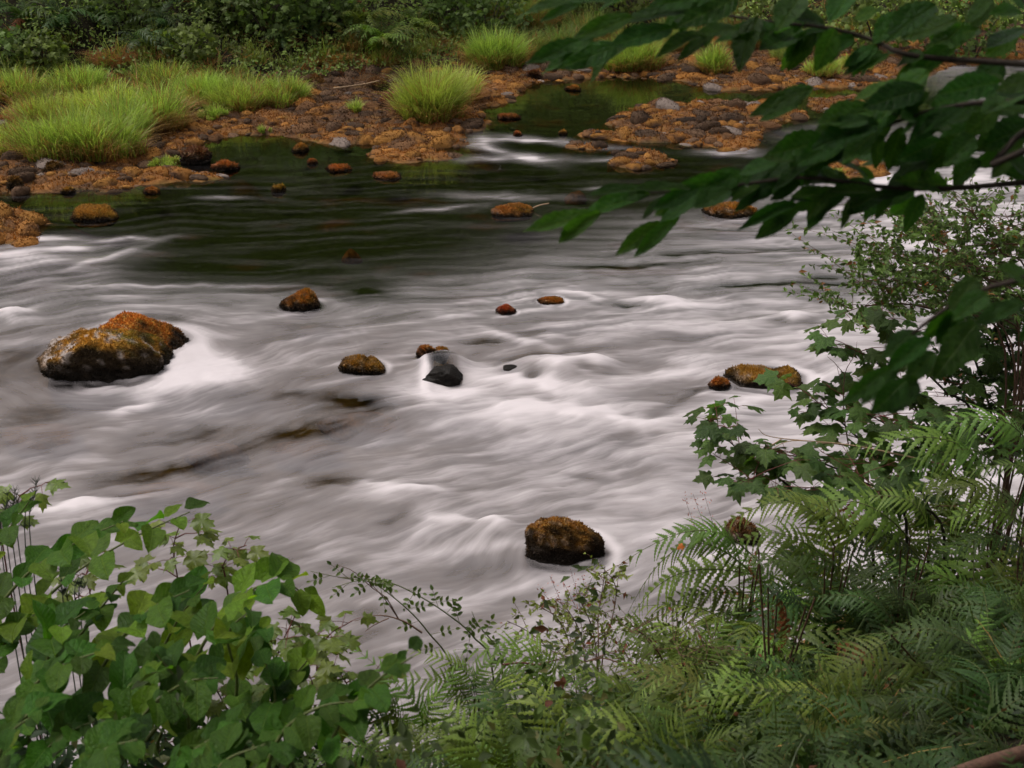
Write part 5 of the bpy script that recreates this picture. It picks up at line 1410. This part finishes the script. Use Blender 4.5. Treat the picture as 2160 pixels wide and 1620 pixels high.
def pinnate_spray(label, ctrl, d, n, rng, L_=.026):
    pts0 = [D(a, b, d) for a, b in ctrl]
    foot = root_at(pts0[0], -.03)
    rel = spline([foot] + pts0, 30) - foot
    root = empty('rose_spray', foot); tag(root, label, 'branch', 'rose sprays over the water')
    parts = [tube(rel, np.linspace(.005, .0012, 30), 5)]
    for k in range(n):
        i = 9 + int(20 * k / n); s = 1 if k % 2 else -1
        dr = np.array([s * rng.uniform(.1, .8), rng.uniform(-.6, .3), rng.uniform(-.1, 1.0) * (1 if rng.random() < .7 else -1)]); dr /= np.linalg.norm(dr)
        ln = rng.uniform(.07, .12); e_ = rel[i] + dr * ln
        parts.append(tube([rel[i], (rel[i] + e_) / 2, e_], [.0014, .0011, .0009], 3))
        sd_ = np.cross(dr, [0, -1, .3]); sd_ /= np.linalg.norm(sd_)
        for t in (.45, .72, 1.0):
            for s2 in ((-1, 1) if t < 1 else (0,)):
                b_ = rel[i] + dr * ln * t; o_ = sd_ * s2 + dr * (.5 if s2 else 1)
                o_ = o_ / np.linalg.norm(o_)
                place(SMALL[int(rng.integers(2))], root, b_, b_ + o_ * L_ * rng.uniform(.8, 1.2), Vector((rng.uniform(-.3, .3), -.7, .8)), name='leaflet')
    V, F = merge(parts); link('stem', mesh_np('stem', V, F, M_GREENSTEM, shade=True), root)
pinnate_spray('long rose spray arching left across the water', [(1040, 1420), (1000, 1345), (950, 1300), (880, 1255), (810, 1225), (740, 1222), (655, 1205)], 5.0, 15, rng)
pinnate_spray('short upright rose spray beside the long one', [(1060, 1430), (1050, 1370), (1010, 1320), (995, 1290)], 5.0, 6, rng)
pinnate_spray('drooping rose spray left of the long one', [(960, 1440), (900, 1330), (830, 1260), (770, 1225), (700, 1240)], 5.1, 9, rng)

def twig(label, lines, d, mat, r=.005, name='dead_twig', group='dead twigs'):
    foot = D(*lines[0][0], d)
    g_ = root_at(foot)
    root_p = foot
    parts = []
    for k, ln in enumerate(lines):
        c = np.array([D(a, b, d + (.03 * k)) for a, b in ln]) - root_p
        m_ = max(6, len(ln) * 3)
        parts.append(tube(spline(c, m_), np.linspace(r * (1 if k == 0 else .6), r * .2, m_), 5))
    V, F = merge(parts); o = link(name, mesh_np(name, V, F, mat, shade=True), None, loc=root_p); tag(o, label, 'twig', group)
twig('forked brown dead twig lying over the ferns', [[(890, 1335), (850, 1310), (800, 1298), (748, 1310)], [(842, 1308), (815, 1262), (785, 1240), (745, 1205), (712, 1192)], [(842, 1308), (820, 1275), (795, 1245), (770, 1218)], [(820, 1304), (790, 1318), (770, 1332)], [(785, 1240), (770, 1215), (740, 1220), (700, 1215)]], 5.05, M_BROWNTWIG)
twig('pale bare twig stretching out below the long low rock', [[(1990, 980), (1900, 960), (1800, 940), (1700, 930), (1650, 935), (1605, 968)], [(1700, 930), (1650, 925), (1615, 918), (1600, 905)], [(1800, 940), (1720, 935), (1660, 955), (1610, 962)], [(1650, 925), (1620, 945), (1600, 965)]], 6.5, M_PALEWOOD, .006)
twig('thin dark bare twig standing up from the sycamores', [[(1790, 940), (1780, 870), (1782, 790), (1802, 750), (1808, 720)], [(1782, 790), (1760, 765), (1745, 752)], [(1780, 830), (1770, 790), (1765, 770)]], 6.9, M_BROWNTWIG, .004)
twig('reddish stem lying along the fern tops', [[(1060, 1402), (1100, 1398), (1140, 1402), (1180, 1390), (1260, 1380)]], 4.9, M_REDSTEM, .005)

# -------- horsetails at the left
def horsetail(label, xs_, top, bot, d, rng):
    for k, xx in enumerate(xs_):
        p1 = D(xx + rng.uniform(-22, 22), top + rng.uniform(-25, 40), d); p0 = D(xx, bot, d)
        foot = np.array([p0[0], p0[1], p0[2]]); foot = root_at(p0, -.02)
        rel = spline([foot, p0, p1], 14) - foot
        parts = [tube(rel, np.linspace(.0035, .0012, 14), 5)]
        for i in range(8, 14):
            for a in np.arange(0, 6.2, 1.05):
                e_ = rel[i] + np.array([math.cos(a) * .018, math.sin(a) * .018, .022])
                parts.append(tube([rel[i], (rel[i] + e_) / 2, e_], [.0012, .001, .0006], 3))
        V, F = merge(parts); o = link('horsetail', mesh_np('horsetail', V, F, M_HORSE), None, loc=foot); tag(o, label, 'horsetail', label.replace('horsetail stem', 'horsetail stems'))
M_HORSE = leaf_mat('horsetail_green', (0.035, 0.06, 0.03), (1.2, 1.3, .8), .6, .2, .2)
horsetail('dark thin horsetail stem in the cluster at the left frame edge', [8, 22, 34, 46, 58, 70], 1040, 1200, 4.6, rng)
horsetail('dark thin horsetail stem in the small cluster below the yellow-green maple', [140, 152, 163, 172], 1215, 1320, 4.5, rng)

# -------- reddish grass heads
M_SEED = leaf_mat('seed_heads', (0.42, 0.17, 0.10), (1.2, 1.1, .9), .7, .3, .25)
for (a, b, a2, b2, d, lab) in [(1205, 1400, 1160, 1215, 5.6, 'fine reddish seed head stalk left of the wispy bush'), (1225, 1400, 1205, 1205, 5.6, 'fine reddish seed head stalk rising highest before the round boulder'), (1235, 1400, 1190, 1230, 5.6, 'fine reddish seed head stalk in the middle of its bunch'), (1250, 1400, 1228, 1215, 5.6, 'fine reddish seed head stalk close to the wispy bush'),
                              (1500, 1300, 1444, 1050, 6.0, 'leftmost reddish seed stalk above the fern fronds'), (1520, 1300, 1462, 1042, 6.0, 'middle reddish seed stalk above the fern fronds'), (1530, 1300, 1485, 1040, 6.0, 'rightmost reddish seed stalk above the fern fronds'), (1215, 1410, 1140, 1240, 5.6, 'drooping pale seed stalk over the water')]:
    p0, p1 = D(a, b, d), D(a2, b2, d); foot = root_at(p0, -.02)
    rel = spline([foot, p0, (p0 + p1) / 2 + np.array([.02, 0, .03]), p1], 24) - foot
    root = empty('seed_grass', foot); tag(root, lab, 'grass', 'reddish seeding grasses')
    V, F = tube(rel, np.linspace(.0016, .0007, 24), 3); link('stalk', mesh_np('stalk', V, F, M_REDSTEM), root)
    P = np.array([rel[int(rng.integers(18, 24))] + rng.normal(0, .010, 3) for _ in range(22)])
    Nn = rng.normal(0, 1, (22, 3)); Nn /= np.linalg.norm(Nn, axis=1)[:, None]
    V, F, C = scatter_leaves(P, Nn, rng.uniform(.008, .018, 22), np.ones((22, 3)), rng, .4)
    tag(link('seeds', mesh_np('seeds', V, F, M_SEED), root), kind='stuff')

# -------- ferns of the near bank
def fern(label, fr, d, rng, meshes=None, scale=1.0, group='ferns on the near bank', base=None, wide=1.0):
    """fr: [(start px, tip px, kind)], all springing from one root"""
    st_ = np.array([D(*s, d) for s, t, *_ in fr])
    c = st_.mean(0) if base is None else D(*base, d)
    foot = root_at(c, -.02)
    if foot[2] > c[2] - .05: foot[2] = c[2] - .05
    root = empty('fern', foot); tag(root, label, 'fern', group)
    parts = []
    for i, (s, t, *kk) in enumerate(fr):
        kind = kk[0] if kk else 'g'
        dd = kk[1] if len(kk) > 1 else 0.0
        p0 = st_[i]; p1 = D(t[0], t[1], d + dd + rng.uniform(-.12, .12))
        ms = {'g': FROND, 'd': FROND_DK, 'b': FROND_BR, 'y': FROND_YE}[kind]
        place(ms[int(rng.integers(len(ms)))], root, p0 - foot, p1 - foot, Vector((rng.uniform(-.25, .25), -.35, 1)), rng.uniform(.85, 1.2) * wide * (.6 if kind == 'b' else 1), name='frond')
        parts.append(tube(spline([(0, 0, 0), (p0 - foot) * .5 + np.array([0, .03, .02]), p0 - foot], 7), np.linspace(.006, .004, 7), 5))
    V, F = merge(parts); link('stalk', mesh_np('stalk', V, F, M_BROWNTWIG, shade=True), root)
for lab, d, fr in [
 ('fern arching left towards the round boulder', 5.6, [((1600, 1190), (1312, 1125)), ((1590, 1210), (1302, 1188)), ((1570, 1215), (1305, 1255)), ((1590, 1245), (1330, 1300)), ((1560, 1180), (1420, 1090))]),
 ('fern with fronds spread against the pale water', 5.7, [((1760, 1150), (1480, 1062)), ((1740, 1170), (1520, 1120)), ((1800, 1160), (1640, 1010)), ((1780, 1200), (1560, 1190), 'd')]),
 ('fern below the low sycamore branch', 5.8, [((1920, 1130), (1640, 1040)), ((1900, 1160), (1680, 1120)), ((1960, 1150), (1760, 1010)), ((1940, 1180), (1700, 1170), 'd')]),
 ('pale fern high at the right in front of the sycamores', 6.1, [((2090, 1010), (1820, 890)), ((2120, 1020), (1880, 950)), ((2160, 1000), (1960, 860)), ((2180, 960), (1990, 850)), ((2100, 1060), (1850, 1010))]),
 ('fern at the right edge above the dark hollow', 5.8, [((2160, 1090), (1930, 1010)), ((2180, 1130), (1950, 1080)), ((2190, 1060), (2020, 960)), ((2170, 1170), (1960, 1150), 'd')]),
 ('pale-backed fern frond pair over the dark hollow', 4.3, [((2050, 1440), (1768, 1545)), ((1880, 1340), (1690, 1490)), ((2110, 1480), (1840, 1350)), ((2080, 1400), (1830, 1310), 'd')]),
 ('fern in the lower middle reaching over the water', 4.6, [((1010, 1480), (1075, 1330)), ((1000, 1470), (880, 1350)), ((990, 1490), (820, 1400)), ((1040, 1500), (1140, 1380)), ((1000, 1500), (930, 1400))]),
 ('fern beside the reddish stem', 4.5, [((1320, 1520), (1120, 1400)), ((1300, 1540), (1110, 1480)), ((1340, 1540), (1220, 1380)), ((1360, 1540), (1400, 1400)), ((1300, 1560), (1160, 1560), 'd')]),
 ('fern low in the middle of the bottom edge', 3.7, [((1020, 1660), (850, 1500)), ((1040, 1670), (930, 1460)), ((1060, 1660), (1060, 1470)), ((1080, 1660), (1200, 1500), 'd'), ((1000, 1680), (780, 1580), 'd')]),
 ('fern right of the middle at the bottom edge', 3.8, [((1400, 1640), (1230, 1480)), ((1420, 1650), (1340, 1450)), ((1440, 1640), (1460, 1450)), ((1460, 1650), (1600, 1500)), ((1400, 1660), (1180, 1570), 'd')]),
 ('fern with long fronds between bush and dark hollow', 4.6, [((1680, 1560), (1480, 1430)), ((1700, 1560), (1560, 1400)), ((1690, 1540), (1640, 1370), 'd'), ((1720, 1560), (1500, 1500)), ((1740, 1560), (1800, 1420), 'd')]),
 ('fern with a rust-coloured dead frond', 5.0, [((1640, 1250), (1680, 1420), 'b'), ((1620, 1240), (1690, 1360), 'b'), ((1720, 1260), (1590, 1150), 'd'), ((1700, 1280), (1560, 1240), 'd'), ((1600, 1160), (1560, 1230), 'b')]),
 ('yellowing fern near the bottom right', 3.9, [((1760, 1600), (1880, 1500), 'y'), ((1750, 1610), (1700, 1500), 'y'), ((1800, 1620), (1960, 1560), 'd')]),
 ('dark fern deep in the lower right hollow', 4.2, [((1980, 1620), (1800, 1500), 'd'), ((2000, 1620), (1900, 1450), 'd'), ((2020, 1620), (2060, 1450), 'd'), ((2040, 1620), (2180, 1500), 'd')]),
 ('dark fern in the lower right corner', 3.4, [((2100, 1680), (1900, 1560), 'd'), ((2120, 1680), (2020, 1500), 'd'), ((2140, 1690), (2200, 1540), 'd')]),
 ('dark fern at the right edge beside the hollow', 5.0, [((2150, 1330), (1960, 1260), 'd'), ((2160, 1340), (2020, 1210), 'd'), ((2180, 1340), (2120, 1200)), ((2150, 1380), (1930, 1350), 'd')]),
 ('dark fern behind the dark hollow', 5.4, [((1900, 1330), (1720, 1230), 'd'), ((1920, 1320), (1800, 1190), 'd'), ((1940, 1330), (1900, 1180), 'd'), ((1960, 1330), (2060, 1200), 'd')]),
 ('out-of-focus fern closest to the viewer at the bottom edge', 2.1, [((1560, 1760), (1180, 1590), 'd'), ((1580, 1770), (1350, 1540), 'd'), ((1600, 1760), (1620, 1560), 'd')]),
 ('out-of-focus fern closest to the viewer at the bottom right', 2.1, [((2050, 1760), (1720, 1600), 'd'), ((2080, 1760), (1900, 1560), 'd'), ((2120, 1760), (2140, 1580), 'd')]),
 ('fern behind the near dark broad leaves', 4.3, [((860, 1560), (720, 1400)), ((880, 1560), (800, 1360)), ((850, 1580), (700, 1480), 'd'), ((900, 1560), (960, 1400))]),
 ('fern at the waterside under the rose sprays', 5.0, [((1160, 1450), (1010, 1340)), ((1170, 1450), (1090, 1310)), ((1190, 1460), (1250, 1340)), ((1150, 1470), (1000, 1420))]),
 ('fern half way along the right-hand thicket edge', 5.3, [((1480, 1420), (1300, 1330)), ((1500, 1420), (1380, 1290)), ((1520, 1420), (1530, 1280)), ((1480, 1440), (1320, 1400))])]:
    fern(lab, fr, d, rng)

# ferns filling the slope: px of the crown, distance, frond length, fronds, dark?
for (a, b, d, R, n, dk, lab) in [
 (1480, 1330, 5.6, .62, 9, 0, 'fern crown at the thicket edge nearest the round boulder'), (1600, 1330, 5.4, .65, 9, 0, 'fern crown below the arching fronds'), (1720, 1300, 5.6, .65, 9, 1, 'fern crown under the spread fronds'), (1840, 1260, 5.9, .65, 9, 1, 'fern crown under the low sycamore branch'), (1960, 1240, 6.0, .65, 9, 1, 'shaded fern crown behind the hollow'), (2080, 1230, 5.8, .65, 9, 0, 'fern crown under the right edge fronds'),
 (1380, 1480, 4.9, .55, 9, 0, 'fern crown beside the tangled low bush'), (1540, 1500, 4.6, .55, 9, 0, 'fern crown in the middle of the lower slope'), (1660, 1460, 4.9, .55, 9, 1, 'fern crown left of the dark hollow'), (2100, 1440, 4.6, .55, 8, 1, 'fern crown at the right edge of the hollow'),
 (1200, 1560, 4.2, .5, 9, 0, 'fern crown under the reddish stem'), (1060, 1560, 4.2, .5, 9, 0, 'fern crown under the lower middle fern'), (940, 1560, 4.1, .5, 9, 0, 'fern crown left of the middle of the bottom edge'), (800, 1580, 4.0, .45, 8, 0, 'fern crown beside the broad-leaved thicket'), (1320, 1620, 3.7, .45, 8, 1, 'dark fern crown on the bottom edge'), (1580, 1620, 3.7, .45, 8, 1, 'dark fern crown right of it on the bottom edge'),
 (1880, 1600, 3.8, .45, 8, 1, 'dark fern crown near the yellowing fern'), (1700, 1620, 3.6, .45, 8, 1, 'dark fern crown before the yellowing fern'), (2050, 1560, 3.9, .45, 8, 1, 'dark fern crown beside the log'), (1900, 1130, 6.6, .65, 9, 0, 'pale fern crown among the sycamore stems'), (2040, 1080, 6.7, .65, 9, 0, 'pale fern crown under the high pale fern'), (1760, 1200, 6.2, .6, 9, 0, 'fern crown at the waterside under the spread fronds'), (1660, 1220, 6.0, .6, 9, 0, 'fern crown hanging over the waterside')]:
    p = D(a, b, d); g_ = gh(p[0], p[1])
    root = crown_fern((p[0], p[1], max(g_, p[2] - .25)), lab, R, n, FROND_DK if dk else FROND, 'ferns on the near bank', rng, lean=(-.1, -.1), spread=(.25, .95))
    if p[2] - .25 > g_ + .02:
        V, F = tube(spline([(0, 0, g_ - (p[2] - .25) - .02), (.02, .02, (g_ - p[2]) * .5), (0, 0, .02)], 6), [.02, .016, .014, .014, .013, .012], 6); link('stalk', mesh_np('stalk', V, F, M_BROWNTWIG), root)

for k in range(18):                                  # more fronds rising between them
    a, b, d = rng.uniform(1000, 2150), rng.uniform(1380, 1600), 0
    d = 6.1 - (b - 1250) / 350 * 2.1; b2 = b
    p = D(a, b2, d); g_ = gh(p[0], p[1]); p[2] = max(g_, p[2] - .2)
    side_ = 'left' if a < 1400 else ('middle' if a < 1800 else 'right')
    crown_fern((p[0], p[1], min(p[2], g_ + .25)), 'young fern among the larger ones on the near slope, %s part' % side_, rng.uniform(.4, .6), 6, FROND if rng.random() < .55 else FROND_DK, 'young ferns on the near slope, %s part' % side_, rng, lean=(-.1, -.1), spread=(.3, 1.1))

# -------- undergrowth on the near bank
def near_scatter(n, x0, x1, y0, y1, h, size, col, rng, mesh=False):
    x = rng.uniform(x0, x1, n); y = rng.uniform(y0, y1, n)
    ok_ = (y < np.interp(x, edge_x, edge_y) - .1); x, y = x[ok_], y[ok_]; n = len(x)
    z = near_h(x, y) + h * rng.random(n) ** .8 * np.clip(.6 + .8 * noise2(x * 1.5, y * 1.5, 160), .1, 1.3)
    Nn = rng.normal(0, .55, (n, 3)) + np.array([0, -.3, .9]); Nn /= np.linalg.norm(Nn, axis=1)[:, None]
    cc = np.array(col) * rng.uniform(.45, 1.5, (n, 1)) * (1 + .5 * noise2(x * 2, y * 2, 161))[:, None]
    pale = rng.random(n) < .06; cc[pale] = np.array([.12, .13, .04]); br_ = rng.random(n) < .03; cc[br_] = np.array([.12, .06, .025])
    return np.stack([x, y, z], 1), Nn, rng.uniform(.6, 1.4, n) * size, cc
P, Nn, sz_, cc = near_scatter(11000, .2, 5.5, 2.2, 8.8, .22, .03, (.04, .078, .024), rng)
V, F, C = scatter_leaves(P, Nn, sz_, cc, rng)
tag(link('near_undergrowth', mesh_np('near_undergrowth', V, F, M_SCATTER, cols=C)), 'tangled small-leaved undergrowth on the near bank at the right', None, None, 'stuff')
P, Nn, sz_, cc = near_scatter(17000, -3.8, .3, 2.0, 6.0, 1.0, .042, (.05, .095, .022), rng)
V, F, C = scatter_leaves(P, Nn, sz_, cc, rng)
tag(link('near_undergrowth', mesh_np('near_undergrowth', V, F, M_SCATTER, cols=C)), 'tangled leafy undergrowth on the near bank at the left', None, None, 'stuff')
P, Nn, sz_, cc = near_scatter(3500, -1.2, 1.2, 3.4, 5.6, .5, .03, (.055, .10, .024), rng)
V, F, C = scatter_leaves(P, Nn, sz_, cc, rng)
tag(link('near_undergrowth', mesh_np('near_undergrowth', V, F, M_SCATTER, cols=C)), 'leafy undergrowth filling the middle of the near bank', None, None, 'stuff')
P, Nn, sz_, cc = near_scatter(16000, -3.6, -.35, 2.4, 5.2, 1.5, .055, (.026, .058, .014), rng)  # leaf mass added as shade behind the broad leaves, coloured dark
ok_ = P[:, 2] < 4.75 - .67 * P[:, 1] - .25 * np.clip(P[:, 0] + 1.4, 0, 2)          # dark backing leaves stay below a plane sloping to the water
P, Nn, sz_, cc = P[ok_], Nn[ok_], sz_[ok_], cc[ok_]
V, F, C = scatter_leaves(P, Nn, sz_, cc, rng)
tag(link('near_undergrowth', mesh_np('near_undergrowth', V, F, M_SCATTER, cols=C)), 'dark leafy backing under the broad-leaved plants, shade put into its colour', None, None, 'stuff')
V, F, C, off = [], [], [], 0
for k in range(170):
    x = rng.uniform(-.4, 4.5); y = rng.uniform(2.4, float(np.interp(x, edge_x, edge_y)) - .1)
    v, f, c = blades(34, .2, .2, rng.uniform(.35, .7), rng, .0035, .8, .05, base=(.045, .085, .02), tip=(.09, .13, .03))
    v = v + np.array([x, y, gh(x, y)]); V.append(v); F.append(f + off); C.append(c); off += len(v)
tag(link('near_grass', mesh_np('near_grass', np.concatenate(V), np.concatenate(F), M_BLADE, cols=np.concatenate(C))), 'long thin grass growing among the near ferns', None, None, 'stuff')
# log in the corner, odd bright leaves, flowers
stick('fallen_log', 'brown fallen log in the lower right corner', [D(2330, 1540, 3.3), D(2190, 1582, 3.2), D(2080, 1612, 3.1), D(1970, 1650, 3.0)], .028, .020, M_BROWNTWIG, 'log')
for (a, b, d, s, lab) in [(1995, 590, 7.3, .10, 'single orange leaf caught in the small-leaved bush'), (1440, 1150, 5.4, .03, 'single yellow leaf hanging under the fern'), (1960, 600, 7.3, .07, 'single yellow-orange leaf beside the orange one')]:
    p = D(a, b, d); o = link('fallen_leaf', AUT, None, mat4=frame(p, (-.8, -.3, -.4), (0, -.6, .8), s)); tag(o, lab, 'leaf')
